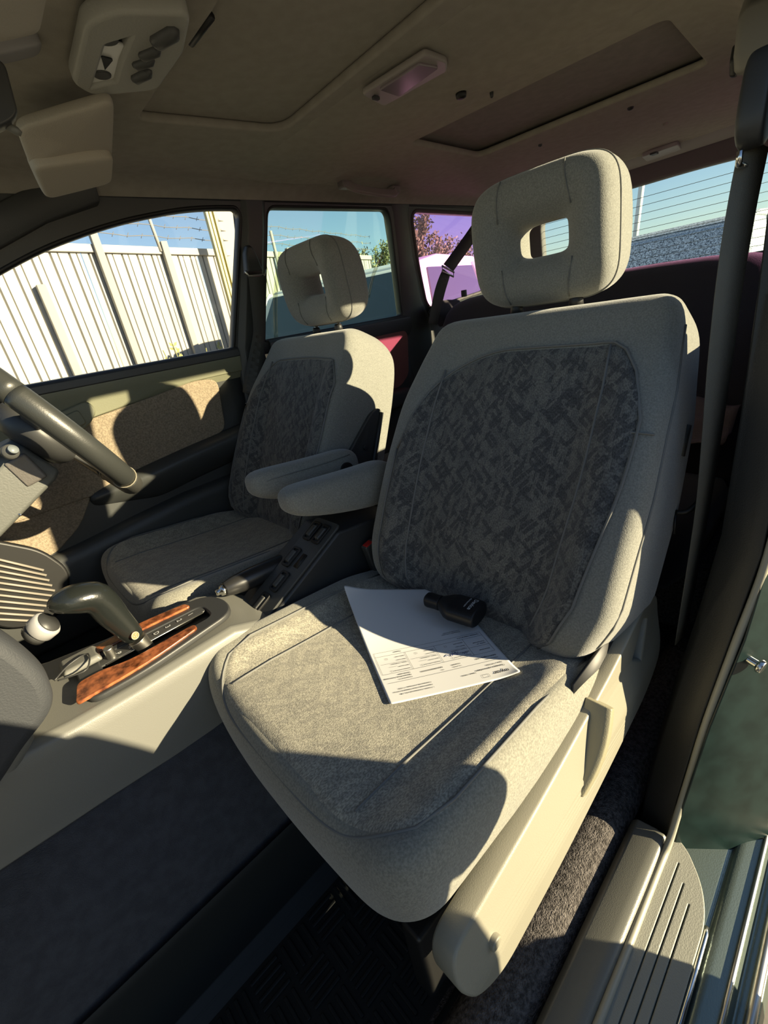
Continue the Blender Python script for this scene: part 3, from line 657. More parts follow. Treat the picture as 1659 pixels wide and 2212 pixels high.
    if m > 0:
        bm = NB(); o2 = rpoly([(.20, -.13), (.20, -.02), (.40, -.025), (.62, -.088), (.66, -.115), (.62, -.128), (.35, -.14)], .02)
        plate('pivot_shield', o2, [], lambda u, v, d: at_(-1.0, u, v) + V((0, -(.006 + d), 0)), .012, plastic_mid, root, bev=.003)
        q = at_(-1, .47, -.085); bm = NB(); cyl(bm, q + V((0, -.008, 0)), q + V((0, -.0145, 0)), .008); obj('shield_button', bm, plastic_dark, root, bevel=.001)
        rr = [at_(-1, v, -.122) + V((0, -.014, 0)) for v in (.22, .4, .55, .64)]; bm = NB(); tube(bm, rr, .006, 8); obj('shield_rib', bm, plastic_dark, root)
    return root, at_, F, Z, P
pas, pat, pF, pZ, pP = build_seat(-.333, -1, 0, 0, 0, 'front_seat', 'large grey velour seat nearest the camera with a paper sheet on its cushion', 'front seats with window headrests')
drv, dat, dF, dZ, dP = build_seat(.372, 1, -.005, .018, .012, 'front_seat', 'grey velour seat behind the steering wheel, half hidden beyond the armrests', 'front seats with window headrests')
# ================================================================ paper and bottle on the near cushion
TL = V((.462, -.518)); e1 = V((-.178, .112)).normalized(); e2 = V((e1.y, -e1.x)); e2 = V((e2.x * math.cos(.09) - e2.y * math.sin(.09), e2.x * math.sin(.09) + e2.y * math.cos(.09)))
def page(a, b, h=0.0):      # a across from the page's left edge, b down from its top edge
    q = TL + e1 * a + e2 * b; x, y = q.x, q.y; s = -(y + .333)
    z = pZ(min(x, .60), s) + .0065 + .040 * clamp((a - .04) / .17) * clamp((b - .10) / .20) ** 1.5 
    z = max(z, .0)
    return V((x, y, z + h))
bm = NB(); G = [[bm.verts.new(page(.21 * i / 28, .297 * j / 36)) for i in range(29)] for j in range(37)]
for j in range(36):
    for i in range(28): bm.faces.new((G[j][i], G[j][i + 1], G[j + 1][i + 1], G[j + 1][i]))
sheet = obj('printed_sheet', bm, paper_m, sub=1, label='white printed A4 form lying on the cushion of the near seat', cat='paper')
so_ = sheet.modifiers.new('th', 'SOLIDIFY'); so_.thickness = .0004; so_.offset = 0
bm = NB(); hh_ = .0009
def pt(s, size, a, b, al='LEFT'): add_text(bm, s, size, lambda x, y: page(a + x, b - y, hh_), al)
def pline(a0, b0, a1, b1, w_=.0004):
    n = max(1, int(max(abs(a1 - a0), abs(b1 - b0)) / .012)); dx_, dy_ = (a1 - a0), (b1 - b0); L_ = math.hypot(dx_, dy_); nx, ny = -dy_ / L_ * w_ / 2, dx_ / L_ * w_ / 2
    pr_ = None
    for i in range(n + 1):
        a, b = a0 + dx_ * i / n, b0 + dy_ * i / n; q = (bm.verts.new(page(a + nx, b + ny, hh_)), bm.verts.new(page(a - nx, b - ny, hh_)))
        if pr_: bm.faces.new((pr_[0], q[0], q[1], pr_[1]))
        pr_ = q
def pbox(a0, b0, a1, b1, w_=.0004):
    pline(a0, b0, a1, b0, w_); pline(a1, b0, a1, b1, w_); pline(a1, b1, a0, b1, w_); pline(a0, b1, a0, b0, w_)
pt('mycar', .0105, .012, .018); pbox(.046, .010, .057, .0165); 
pt('Проверка автомобиля', .0045, .012, .030); pt('Заявка 1427032', .0034, .062, .026); pt('Дата: 19.07.2026', .0038, .012, .037)
for i, t_ in enumerate(('г. Алматы, Алматинская обл., 050', 'пересечение улицы Северное кольцо', 'Алматинская, компания, +7 (727)')): pt(t_, .0034, .135, .017 + i * .006)
pline(.010, .044, .200, .044)
pt('Марка и модель', .0028, .012, .050); pt('Subaru Legacy 1995', .0045, .012, .057)
pt('Гос. номер', .0028, .075, .050); pt('A124ABN', .0036, .075, .056)
pt('VIN', .0028, .105, .050); pt('BG000303000000000', .0042, .105, .057)
pt('Менеджер Ф.И.О.', .0028, .158, .050); pt('Красносёлов Александр', .0038, .158, .056); pt('Евгеньевич', .0038, .158, .0615)
T0, T1 = .066, .122; pbox(.008, T0, .202, T1)
pline(.008, .112, .202, .112)
for a in (.045, .098, .150): pline(a, T0, a, .112)
pline(.008, .086, .045, .086); pt('Заключение', .0032, .012, .076); pt('Пробег, км', .003, .012, .092); pt('Комплектация', .003, .012, .097)
for k_, a in enumerate((.048, .101, .153)):
    for j, t_ in enumerate(('Лакокрасочный слой', 'Время начала', 'Подпись специалиста', 'Время оконч.', 'Диагностика')): pt(t_, .0027, a, .0715 + j * .0085)
    pbox(a + .030, .069, a + .034, .0725, .0003); pbox(a + .030, .102, a + .034, .1055, .0003); pline(a, .091, a + .045, .091, .0003); pline(a + .02, .0815, a + .034, .0815, .0003)
pt('Проверил главный К.Е.О.', .0034, .012, .1185); pt('Подпись', .0034, .155, .1185)
pt('Отсканируйте, чтобы узнать', .0026, .038, .136); pt('о состоянии автомобиля', .0026, .038, .140)
obj('printed_text', bm, ink, sheet, smooth=False)
bm = NB(); tube(bm, smooth_path([page(.066 + x, .080 + y, .0012) for x, y in [(0, .004), (.004, -.004), (.005, .005), (.009, -.003), (.010, .004), (.014, -.004), (.018, .002), (.024, -.002)]], 4), .00035, 5)
tube(bm, smooth_path([page(.052 + x, .0775 + y, .0012) for x, y in [(0, 0), (.002, -.003), (.003, .002), (.006, -.003), (.007, .001), (.010, -.002)]], 4), .0003, 5)
obj('signature', bm, pen, sheet, smooth=False, label='blue pen signature')
# bottle lying on the far corner of the sheet
b0 = at(922, 1292, 'z', .488); b1 = at(1022, 1322, 'z', .490); ax = (b1 - b0).normalized(); sd_ = V((0, 0, 1)).cross(ax).normalized(); up = ax.cross(sd_)
if up.z < 0: up = -up
BL = .115; b0 = b0 + V((0, 0, -.002))
def bring(t, wv, hv, zc_=0):
    c = b0 + ax * t * BL + up * (zc_)
    return [c + sd_ * wv * math.copysign(abs(math.cos(a)) ** .75, math.cos(a)) + up * hv * math.copysign(abs(math.sin(a)) ** .75, math.sin(a)) for a in [2 * math.pi * k / 28 for k in range(28)]]
bot = thing('bottle', 'small flat black bottle lying on the white printed sheet', 'bottle', tuple(b0))
bm = NB(); prof = [(.285, .014, .012), (.32, .0155, .0135), (.38, .021, .015), (.45, .0275, .0165), (.52, .030, .017)]
for i in range(14): prof.append((.55 + .02 * i, .031 - .0006 * (i % 2), .0175 - .0005 * (i % 2)))
prof += [(.88, .031, .0175), (.97, .030, .017), (.99, .028, .016), (1.0, .024, .013)]
loft(bm, [bring(*p) for p in prof]); obj('bottle_body', bm, bottle_m, bot, bevel=.001)
bm = NB(); loft(bm, [bring(*p) for p in [(0, .011, .010), (.01, .0135, .0125), (.06, .0145, .0135), (.20, .0138, .0128), (.275, .0145, .013), (.28, .013, .012)]]); obj('cap', bm, bottle_m, bot, bevel=.001)
bm = NB(); 
def onb(x, y, off=0): return b0 + ax * ((.865 + off) * BL + y) + sd_ * (.018 - x) + up * (.0179 - .004 * (abs(.018 - x) / .03) ** 2)
add_text(bm, 'Device', .0115, lambda x, y: onb(x, y - .002)); add_text(bm, 'aftershave balm', .0046, lambda x, y: onb(x, y - .011))
obj('label_print', bm, white_print, bot, smooth=False, label='white lettering on the black bottle')
# ================================================================ centre console
con = thing('centre_console', 'grey centre console with burl wood shift surround between the seats', 'console', (.1, -.0, .10))
bm = NB(); rings = []
for x, zt, yn, yf in [(-.24, .575, -.135, .14), (-.14, .552, -.128, .13), (-.06, .537, -.118, .12), (.03, .530, -.110, .11), (.12, .528, -.105, .105), (.20, .526, -.10, .10), (.26, .50, -.095, .10), (.30, .47, -.09, .10)]:
    zb = interp([(-.32, .44), (-.19, .43), (.05, .39), (.4, .36)], x)
    rings.append([V((x, y, z)) for y, z in [(yn - .012, zb - .01), (yn - .008, zb + .01), (yn, zt - .028), (yn + .006, zt - .008), (yn + .018, zt), (yn + .028, zt - .001), (yf - .028, zt - .001), (yf - .018, zt), (yf - .006, zt - .008), (yf, zt - .028), (yf + .01, zb)]])
loft(bm, rings); body = obj('console_body', bm, plastic, con, bevel=.004, seg=3)
G_out = rpoly([at(255, 1440, 'z', .54).to_2d(), at(262, 1375, 'z', .54).to_2d(), at(390, 1318, 'z', .54).to_2d(), at(448, 1345, 'z', .54).to_2d(), at(440, 1378, 'z', .54).to_2d(), at(330, 1412, 'z', .54).to_2d()], [.015, .02, .04, .03, .03, .05])
zg = lambda u: .541 + .020 * sstep(.05, .17, u) * 0
gmap = lambda off: (lambda u, v, d: V((u, v, .533 + off + d)))
# gate: near and far wood strips, black slot with letters
gx0, gx1 = -.035, .205
slot = rpoly([(.0, -.045), (.19, -.045), (.19, .012), (.0, .022)], [.02, .02, .02, .02])
plate('gate_surround', rpoly([(-.03, -.085), (.05, -.088), (.215, -.062), (.225, -.01), (.205, .04), (.09, .062), (-.03, .06)], [.02, .1, .04, .03, .03, .1, .02]), [slot], gmap(.004), .012, plastic_dark, con, bev=.003)
plate('wood_trim', rpoly([(-.045, -.079), (.05, -.080), (.15, -.060), (.15, -.046), (.04, -.046), (-.0, -.03), (-.035, -.03)], [.006, .1, .006, .01, .02, .01, .01]), [], gmap(.011), .006, wood, con, bev=.0015)
plate('wood_trim', rpoly([(-.02, .052), (.09, .056), (.165, .040), (.17, .024), (.09, .032), (-.02, .034)], [.004, .05, .004, .006, .05, .004]), [], gmap(.011), .006, wood, con, bev=.0015)
plate('slot_floor', rpoly([(.0, -.045), (.19, -.045), (.19, .03), (.0, .03)], .02), [], gmap(-.004), .004, black, con, bev=.001)
pn = plate('gate_strip', rpoly([(.0, -.008), (.185, -.010), (.185, .010), (.0, .020)], .004), [], gmap(.006), .004, plastic_mid, con, bev=.001)
bm = NB()
for i, ch in enumerate('PRND321'):
    x_ = .028 + i * .0215; add_text(bm, ch, .013, lambda a, b: V((x_ + b, .004 - a, .5422)))
obj('gate_letters', bm, white_print, pn, smooth=False)
bm = NB(); tube(bm, [V((x, .018 + (0 if x > .02 else 0), .540)) for x in (.01, .08, .18)], .0015, 6); tube(bm, [V((x, -.012, .540)) for x in (.01, .08, .18)], .0012, 6); obj('gate_edge', bm, steel, pn)
# release button and socket at the front of the gate
q = at(235, 1405, 'z', .555); bm = NB(); cyl(bm, q + V((0, 0, -.02)), q + V((0, 0, .006)), .008, 16); obj('lock_button', bm, steel, con, bevel=.002)
q = at(190, 1425, 'z', .55); bm = NB(); box(bm, q + V((-.01, .01, .0)), (.06, .05, .012), taper=.85); obj('ashtray_lid', bm, plastic, con, bevel=.004)
bm = NB(); tube(bm, smooth_path([at(118, 1470, 'z', .556), at(150, 1435, 'z', .558), at(190, 1412, 'z', .559), at(188, 1445, 'z', .557), at(150, 1462, 'z', .556), at(125, 1470, 'z', .556)], 4), .0014, 6); obj('lid_edge', bm, plastic_dark, con)
# selector lever
B0 = at(318, 1402, 'y', -.012); K0 = at(205, 1290, 'y', -.005)
ld = (K0 - B0).normalized()
bm = NB(); rings = []
side_ = V((0, 1, 0)); fr_ = ld.cross(side_).normalized()
LL = (K0 - B0).length
def lring(c, a, b, ax1, ax2, n=24): return [c + ax1 * a * math.cos(t) + ax2 * b * math.sin(t) for t in [2 * math.pi * k / n for k in range(n)]]
for t, a, b in [(.20, .0145, .017), (.4, .016, .019), (.6, .018, .0215), (.75, .021, .025)]: rings.append(lring(B0 + ld * LL * t, a, b, side_, fr_))
fwd = V((-.86, 0, .20)).normalized(); upk = fwd.cross(side_).normalized()
if upk.z < 0: upk = -upk
Kc = K0
for i, (t, a, b, off) in enumerate([(-.004, .025, .027, .000), (.012, .028, .026, .004), (.028, .0285, .0235, .006), (.042, .026, .0195, .006), (.054, .020, .014, .005), (.061, .011, .008, .004), (.063, .003, .002, .004)]):
    k = min(1, .35 + i * .3); dirn = (ld * (1 - k) + fwd * k).normalized(); u2 = dirn.cross(side_).normalized()
    rings.append(lring(Kc + fwd * t + upk * off, a, b, side_, u2))
# keep ring orientation consistent
for i in range(1, len(rings)):
    a, b = rings[i - 1], rings[i]
    if sum((p - q).length for p, q in zip(a, b)) > sum((p - q).length for p, q in zip(a, b[::-1][-1:] + b[::-1][:-1])): rings[i] = b[::-1][-1:] + b[::-1][:-1]
loft(bm, rings); lvr = obj('selector_lever', bm, mat('lever_black', (.012, .014, .013), .22, spec=.6, bump=.25, bscale=400, bdist=.0006), con, sub=1)
bm = NB(); tube(bm, [B0 - ld * .02, B0 + ld * LL * .21], [.0125, .0152], 24); obj('lever_collar', bm, steel, lvr, bevel=.001)
q = B0 + ld * LL * .34 + V((.002, -.0165, 0)) ; nrm = V((.35, -1, .1)).normalized(); bm = NB(); cyl(bm, q, q + nrm * .002, .0068); obj('lever_badge', bm, mat('badge', (.42, .17, .08), .35), lvr, bevel=.0006)
bm = NB(); q2 = q + nrm * .0024; a1 = nrm.cross(V((0, 0, 1))).normalized(); a2 = a1.cross(nrm)
for r_ in (0, 1, 2):
    an = math.radians(90 + 120 * r_); tube(bm, smooth_path([q2 + (a1 * math.cos(an + k * .55) + a2 * math.sin(an + k * .55)) * (.001 + .0014 * k) for k in range(3)], 3), .0005, 5)
tube(bm, [q2 + (a1 * math.cos(t) + a2 * math.sin(t)) * .0062 for t in [2 * math.pi * k / 24 for k in range(24)]], .0006, 5, True)
obj('badge_emblem', bm, mat('badge_cream', (.5, .42, .3), .4), lvr)
# rear part of the console with the window switches: rises towards the rear
rc = thing('switch_console', 'black rising console box carrying the window switches under the armrests', 'switch panel', (.45, .0, .10))
A = V((.27, 0, .468)); Bp = V((.49, 0, .580)); sl = (Bp - A).normalized(); sn = V((-sl.z, 0, sl.x))
bm = NB(); loft(bm, [[V((x, y, z)) for x, z in [(.24, .36), (.255, .452), (.27, .468), (.49, .580), (.53, .574), (.66, .560), (.70, .53), (.72, .40), (.7, .30), (.24, .30)]] for y in (-.058, .075)])
obj('console_box', bm, plastic_dark, rc, bevel=.006, seg=3)
smap = lambda off: (lambda u, v, d: A + sl * u + V((0, v, 0)) + sn * (off + d))
pnl = plate('switch_plate', rpoly([(.0, -.050), (.0, .030), (.06, .035), (.262, .035), (.262, -.050)], [.01, .01, .02, .01, .01]), [], smap(.003), .006, plastic_mid, rc, bev=.0015)
for i, (u_, v_, lg) in enumerate([(.225, .012, 1), (.225, -.022, 1), (.150, .012, 1), (.090, -.010, 1), (.03, -.005, 1)]):
    f_ = plate('switch_bezel', rpoly([(u_ - .025, v_ - .013), (u_ + .025, v_ - .013), (u_ + .025, v_ + .013), (u_ - .025, v_ + .013)], .006), [rpoly([(u_ - .021, v_ - .0095), (u_ + .021, v_ - .0095), (u_ + .021, v_ + .0095), (u_ - .021, v_ + .0095)], .003)], smap(.008), .006, black, rc, bev=.001)
    bm = NB(); c = A + sl * u_ + V((0, v_, 0)) + sn * .008; rot = Matrix((sl, V((0, 1, 0)), sn)).transposed(); box(bm, c + sn * .001, (.036, .015, .010), rot, .8); obj('rocker', bm, plastic_mid, f_, bevel=.002)
bm = NB(); c = A + sl * .150 + V((0, -.022, 0)) + sn * .0066; box(bm, c, (.036, .015, .002), Matrix((sl, V((0, 1, 0)), sn)).transposed()); obj('blank_slot', bm, black, rc)
# handbrake
hbk = thing('handbrake', 'black handbrake lever with a chrome release button beside the driver seat', 'handbrake', (.35, .05, .42))
h0 = at(484, 1274, 'y', .055); h1 = at(640, 1205, 'y', .06)
bm = NB(); pth = smooth_path([h0, h0.lerp(h1, .12), h0.lerp(h1, .5), h1], 5); tube(bm, pth, [.0145 + .009 * sstep(0, .6, i / (len(pth) - 1)) for i in range(len(pth))], 18); obj('lever_grip', bm, mat('handbrake_black', (.02, .02, .02), .3), hbk, bevel=.002)
d_ = (h0 - h1).normalized(); bm = NB(); tube(bm, [h0 + d_ * 0, h0 + d_ * .003, h0 + d_ * .008, h0 + d_ * .009, h0 + d_ * .016, h0 + d_ * .018], [.012, .0115, .0105, .0065, .0065, .005], 20); obj('release_button', bm, chrome, hbk)
# buckle of the near seat
bk = thing('seat_belt_buckle', 'charcoal seat belt buckle with a red release button beside the near seat', 'buckle', (.59, -.05, .36))
q = at(797, 1178, 'y', -.078); dn = (at(822, 1238, 'y', -.078) - q).normalized(); rot = Matrix((V((dn.z, 0, -dn.x)), V((0, 1, 0)), -dn)).transposed()
bm = NB(); box(bm, q + dn * .035, (.036, .022, .085), rot, .92); obj('buckle_body', bm, plastic_mid, bk, bevel=.004)
bm = NB(); box(bm, q - dn * .0075 + rot @ V((.003, -.002, 0)), (.020, .014, .004), rot); obj('release_button', bm, red_plastic, bk, bevel=.001)
bm = NB(); tube(bm, [q + dn * .07, q + dn * .16], .009, 8); obj('buckle_stalk', bm, black, bk)
# ================================================================ dashboard
dash = thing('dashboard', 'grey dashboard edge with vent and silver dial at the left of the picture', 'dashboard', (-.30, 0, .45))
bm = NB(); loft(bm, [[V((x, y, z)) for x, z in [(-.60, .93), (-.42, .955), (-.28, .93), (-.205, .88), (-.19, .80), (-.23, .66), (-.30, .60), (-.62, .58)]] for y in (-.66, -.4, -.13, .13, .4, .64)]); obj('dash_top', bm, plastic, dash, bevel=.015, seg=3)
# centre stack: sloping face between the two footwells
cs = [V((-.085, 0, .62)), V((-.165, 0, .80))]
bm = NB(); loft(bm, [[V((x, y, z)) for x, z in [(-.45, .50), (-.16, .50), (-.100, .555), (-.085, .60), (-.118, .70), (-.165, .82), (-.20, .86), (-.45, .86)]] for y in (-.125, .125)]); obj('centre_stack', bm, plastic, dash, bevel=.008, seg=3)
sdir = V((-.085, 0, .60)) - V((-.118, 0, .70)); sdir.normalize(); snn = V((-sdir.z, 0, sdir.x)); snn = -snn if snn.x < 0 else snn
cmap = lambda off: (lambda u, v, d: V((-.085, 0, .60)) - sdir * v + V((0, u, 0)) + snn * (off + d))
plate('radio_frame', rpoly([(-.115, .015), (.09, .015), (.09, .12), (-.115, .12)], .006), [rpoly([(-.105, .022), (.08, .022), (.08, .112), (-.105, .112)], .004)], cmap(.002), .008, steel, dash, bev=.002)
plate('radio_face', rpoly([(-.105, .022), (.08, .022), (.08, .112), (-.105, .112)], .004), [], cmap(.001), .004, plastic_mid, dash, bev=.001)
kq = at(108, 1368, 'y', .0); 
bm = NB(); kn = V((.75, -.35, .42)).normalized(); kc = at(84, 1362, 'y', .0); tube(bm, [kc - kn * .012, kc], [.018, .019], 24); kb = obj('dial_base', bm, plastic_dark, dash)
bm = NB(); tube(bm, [kc, kc + kn * .002, kc + kn * .016, kc + kn * .019], [.020, .0215, .0215, .019], 28); kk = obj('dial_ring', bm, mat('silver_plastic', (.42, .42, .42), .35, metal=.3), kb)
bm = NB(); cyl(bm, kc + kn * .019, kc + kn * .021, .017, 24); obj('dial_face', bm, plastic_dark, kb)
# grey lower side pad of the console towards the near footwell
pad = [(q.x, q.z) for q in [at(a, b, 'y', -.175) for a, b in ((-185, 1350), (-25, 1402), (35, 1445), (72, 1480), (88, 1520), (82, 1550), (25, 1620), (-25, 1700), (-185, 1900))]]
plate('side_pad', rpoly(pad, .02), [], lambda u, v, d: V((u, -.150 + d + .10 * max(0, -.1 - u) * 0, v)), .05, mat('soft_grey_pad', (.032, .035, .04), .7, bump=.3, bscale=500), dash, bev=.015)
# driver side panel under the wheel
bm = NB(); loft(bm, [[V((x, y, z)) for x, z in [(-.45, .55), (-.20, .56), (-.12, .64), (-.10, .74), (-.14, .84), (-.22, .90), (-.45, .90)]] for y in (.135, .64)]); obj('knee_panel', bm, plastic_dark, dash, bevel=.02, seg=3)
# ================================================================ steering wheel and column
wc = V((.115, .335, .905)); tau = math.radians(30); wr = .190
wu = V((-math.sin(tau), 0, math.cos(tau))); wy = V((0, 1, 0)); wn = V((math.cos(tau), 0, math.sin(tau)))
whl = thing('steering_wheel', 'black leather steering wheel with perforated lower grip section', 'steering wheel', tuple(wc))
def wp(a, r=wr, o=0.0): return wc + (wy * math.cos(a) + wu * math.sin(a)) * r + wn * o
def arc(a0, a1, n, r=wr, o=0.0): return [wp(math.radians(a0 + (a1 - a0) * i / n), r, o) for i in range(n + 1)]
bm = NB(); tube(bm, arc(-205, -132, 22), .022, 18); tube(bm, arc(-62, 155, 50), .022, 18); obj('rim', bm, leather, whl)
bm = NB(); tube(bm, arc(-132, -62, 20), .0222, 18); obj('perforated_rim', bm, perf, whl)
thr = mat('seam_thread', (.22, .20, .15), .8)
for a in (-132, -62):
    bm = NB(); tube(bm, [wp(math.radians(a)) + (( (wy * math.cos(math.radians(a)) + wu * math.sin(math.radians(a))) * math.cos(t) + wn * math.sin(t)) * .0226) for t in [2 * math.pi * k / 20 for k in range(20)]], .0012, 6, True); obj('rim_seam', bm, thr, whl)
bm = NB(); tube(bm, [wp(math.radians(a), wr - .0215, .002) for a in range(-205, -132, 3)], .0010, 5); obj('rim_stitching', bm, thr, whl)
bm = NB(); rings = []
for t, r_ in [(-.045, .045), (-.03, .07), (-.005, .08), (.012, .072), (.02, .04), (.021, .01)]: rings.append([wc + wn * (t - .02) + (wy * math.cos(a) * 1.1 + wu * math.sin(a)) * r_ for a in [2 * math.pi * k / 28 for k in range(28)]])
loft(bm, rings); obj('hub', bm, plastic_dark, whl, sub=1)
for a in (20, 160, -90): 
    bm = NB(); strap(bm, [wp(math.radians(a), .06, -.02), wp(math.radians(a), .12, -.01), wp(math.radians(a), .182, 0)], [wy * -math.sin(math.radians(a)) + wu * math.cos(math.radians(a))], .035, .014, 3); obj('spoke', bm, plastic_dark, whl, bevel=.004)
colm = thing('steering_column', 'grey steering column shroud with wiper stalk and ignition key', 'steering column', (-.05, .335, .78))
cv = [V((x, 0, z)) for x, z in []]
bm = NB(); c0 = wc - wn * .06; c1 = wc - wn * .26
rings = [[c + wy * sx * .06 * k + wu * (sz * .05 * k - .022) for sx, sz in ((-1, -1), (1, -1), (1, .6), (.6, 1), (-.6, 1), (-1, .6))] for c, k in ((c0, .9), (c0 - wn * .02, 1.0), (c1, 1.05))]
loft(bm, rings); obj('column_shroud', bm, mat('shroud_grey', (.085, .088, .08), .5, bump=.2), colm, bevel=.008, seg=3)
s0 = at(20, 978, 'y', .22); bm = NB(); tube(bm, [V((s0.x - .02, .29, s0.z - .0)), V((s0.x - .005, .25, s0.z)), s0 + V((0, .018, 0))], [.006, .008, .011], 12); stk = obj('wiper_stalk', bm, plastic_dark, colm)
bm = NB(); tube(bm, [s0 + V((0, .02, 0)), s0 + V((.002, .0, .001)), s0 + V((.003, -.006, .002))], [.012, .0135, .012], 20); obj('stalk_end', bm, plastic_mid, stk)
bm = NB(); e_ = s0 + V((.006, -.008, .004)); tube(bm, [e_, e_ + V((.002, -.003, .002))], [.0085, .008], 20); obj('stalk_cap', bm, mat('cap_grey', (.16, .18, .19), .3), stk)
# second stalk: the broad flat lever
f0 = at(30, 990, 'y', .27); f1 = at(82, 1040, 'y', .27); bm = NB(); strap(bm, [f0, f0.lerp(f1, .5), f1], [V((.3, -.2, .6))], .040, .012, 3); obj('light_stalk', bm, mat('taupe_plastic', (.13, .12, .11), .5, bump=.3), colm, bevel=.004)
kq = at(18, 1118, 'y', .29); bm = NB(); cyl(bm, kq + V((-.03, .02, .01)), kq, .013, 20); kb = obj('ignition_lock', bm, steel, colm, bevel=.002)
bm = NB(); box(bm, kq + V((.008, -.004, .004)), (.004, .022, .012), Matrix.Rotation(.6, 3, 'Z')); tube(bm, [kq + V((.012, -.01, .008)), kq + V((.02, -.016, .0))], .003, 8); obj('key', bm, chrome, kb, bevel=.001)
# ================================================================ overhead items
mp = thing('map_light', 'grey overhead map light panel with clear lens and rocker switches', 'lamp', (.37, 0, 1.36))
cmap2 = lambda off: (lambda u, v, d: V((u, v, 1.378 - off + d)))
q4 = [at(*p, 'z', 1.372).to_2d() for p in ((160, 165), (190, 35), (250, 12), (400, 15), (385, 95), (330, 178), (200, 190))]
plate('bezel', rpoly(q4, [.012, .015, .015, .012, .01, .015, .015]), [rpoly([at(*p, 'z', 1.372).to_2d() for p in ((185, 178), (215, 75), (290, 52), (262, 120), (250, 165))], .006)], cmap2(.004), .022, mat('console_grey', (.34, .335, .29), .5, bump=.2), mp, bev=.005)
ln = plate('lens', rpoly([at(*p, 'z', 1.372).to_2d() for p in ((187, 177), (215, 80), (268, 92), (268, 125), (248, 165))], .005), [], cmap2(.008), .004, lens_m, mp, bev=.0015)
plate('lens_window', rpoly([at(*p, 'z', 1.366).to_2d() for p in ((218, 122), (226, 150), (244, 128))], .002), [], cmap2(.012), .002, black, ln)
bm = NB(); q = at(232, 88, 'z', 1.366); cyl(bm, q, q + V((0, 0, .01)), .014); obj('bulb_cover', bm, plastic_dark, mp, bevel=.002)
bm = NB(); q = at(222, 165, 'z', 1.366); cyl(bm, q, q + V((0, 0, .01)), .012); obj('bulb_cover', bm, plastic_mid, mp, bevel=.002)
for a, b, r_ in (((330, 92), (382, 62), .010), ((302, 122), (345, 105), .007), ((288, 142), (332, 128), .0065), ((287, 172), (325, 152), .0075)):
    p0, p1 = at(*a, 'z', 1.362), at(*b, 'z', 1.362); bm = NB(); tube(bm, [p0, p0.lerp(p1, .15), p0.lerp(p1, .85), p1], [r_ * .5, r_, r_, r_ * .4], 12); obj('rocker_switch', bm, plastic_mid, mp)
bm = NB(); p0, p1 = at(412, 92, 'z', 1.395), at(456, 34, 'z', 1.395); tube(bm, [p0, p1], .0055, 10); tag_ = obj('sunblind_pull', bm, black, label='dark slot pull of the sunroof blind beside the map light', cat='pull', )
sh = plate('sunroof_blind', rpoly([(.415, .225), (.745, .195), (.73, -.36), (.415, -.36)], .02), [], lambda u, v, d: V((u, v, 1.4085 + d)), .005, headliner, bev=.002, label='grey cloth blind closing the sunroof opening in the front of the roof', cat='sunblind')
rcp = plate('rear_roof_panel', rpoly([(1.08, .16), (1.46, .18), (1.51, -.44), (1.12, -.46)], .02), [], lambda u, v, d: V((u, v, 1.4155 + d)), .005, headliner_dark, bev=.002, label='brown-grey cloth panel closing the rear roof recess', cat='roof panel')
dl = thing('dome_light', 'flat grey dome light on the roof between the two roof recesses', 'lamp', (.83, -.09, 1.37))
plate('base', rpoly([at(*p, 'z', 1.376).to_2d() for p in ((786, 202), (918, 118), (962, 134), (962, 152), (830, 226))], .006), [], lambda u, v, d: V((u, v, 1.379 + d)), .010, mat('dome_grey', (.32, .29, .26), .5), dl, bev=.003)
plate('lens', rpoly([at(*p, 'z', 1.372).to_2d() for p in ((822, 192), (905, 138), (945, 146), (862, 206))], .004), [], lambda u, v, d: V((u, v, 1.3725 + d)), .005, mat('smoky_lens', (.22, .18, .19), .15, spec=.8), dl, bev=.0015)
bm = NB(); q = at(812, 212, 'z', 1.370); box(bm, q, (.016, .008, .006)); obj('switch', bm, plastic_dark, dl, bevel=.002)
for px_, py_, zz, r_, nm, lb, mm in ((996, 206, 1.379, .011, 'roof_fitting', 'round dark knob on the roof just behind the dome light', black), (1062, 204, 1.384, .004, 'roof_fitting', 'tiny clip on the roof between the dark knob and the rear recess', plastic_dark), (1167, 312, 1.39, .006, 'roof_fitting', 'dark trim clip behind the rear roof recess above the near headrest', plastic_dark), (1362, 232, 1.39, .008, 'roof_fitting', 'dark trim clip at the back of the rear roof recess, right one', black), (1437, 266, 1.39, .007, 'roof_fitting', 'pale trim clip on the roof nearest the cargo lamp', headliner), (1536, 320, 1.374, .008, 'roof_fitting', 'dark button on the pale header strip above the rear window', black)):  # small roof fittings: the first is a knob, the last a button, the rest clips
    q = at(px_, py_, 'z', zz); bm = NB(); tube(bm, [q + V((0, 0, .006)), q, q + V((0, 0, -.004)), q + V((0, 0, -.006))], [r_, r_, r_ * .9, r_ * .4], 16); obj(nm, bm, mm, label=lb, cat='clip')
cl_ = thing('cargo_lamp', 'small grey cargo lamp on the roof above the rear window', 'lamp', (2.2, -.09, 1.37))
p4 = [at(*p, 'z', 1.382).to_2d() for p in ((1388, 336), (1462, 310), (1470, 320), (1400, 346))]
plate('base', rpoly(p4, .01), [], lambda u, v, d: V((u, v, 1.384 + d)), .014, mat('cargo_grey', (.32, .30, .28), .5), cl_, bev=.003)
bm = NB(); q = at(1413, 332, 'z', 1.374); box(bm, q, (.03, .02, .006)); obj('switch', bm, plastic_dark, cl_, bevel=.001)
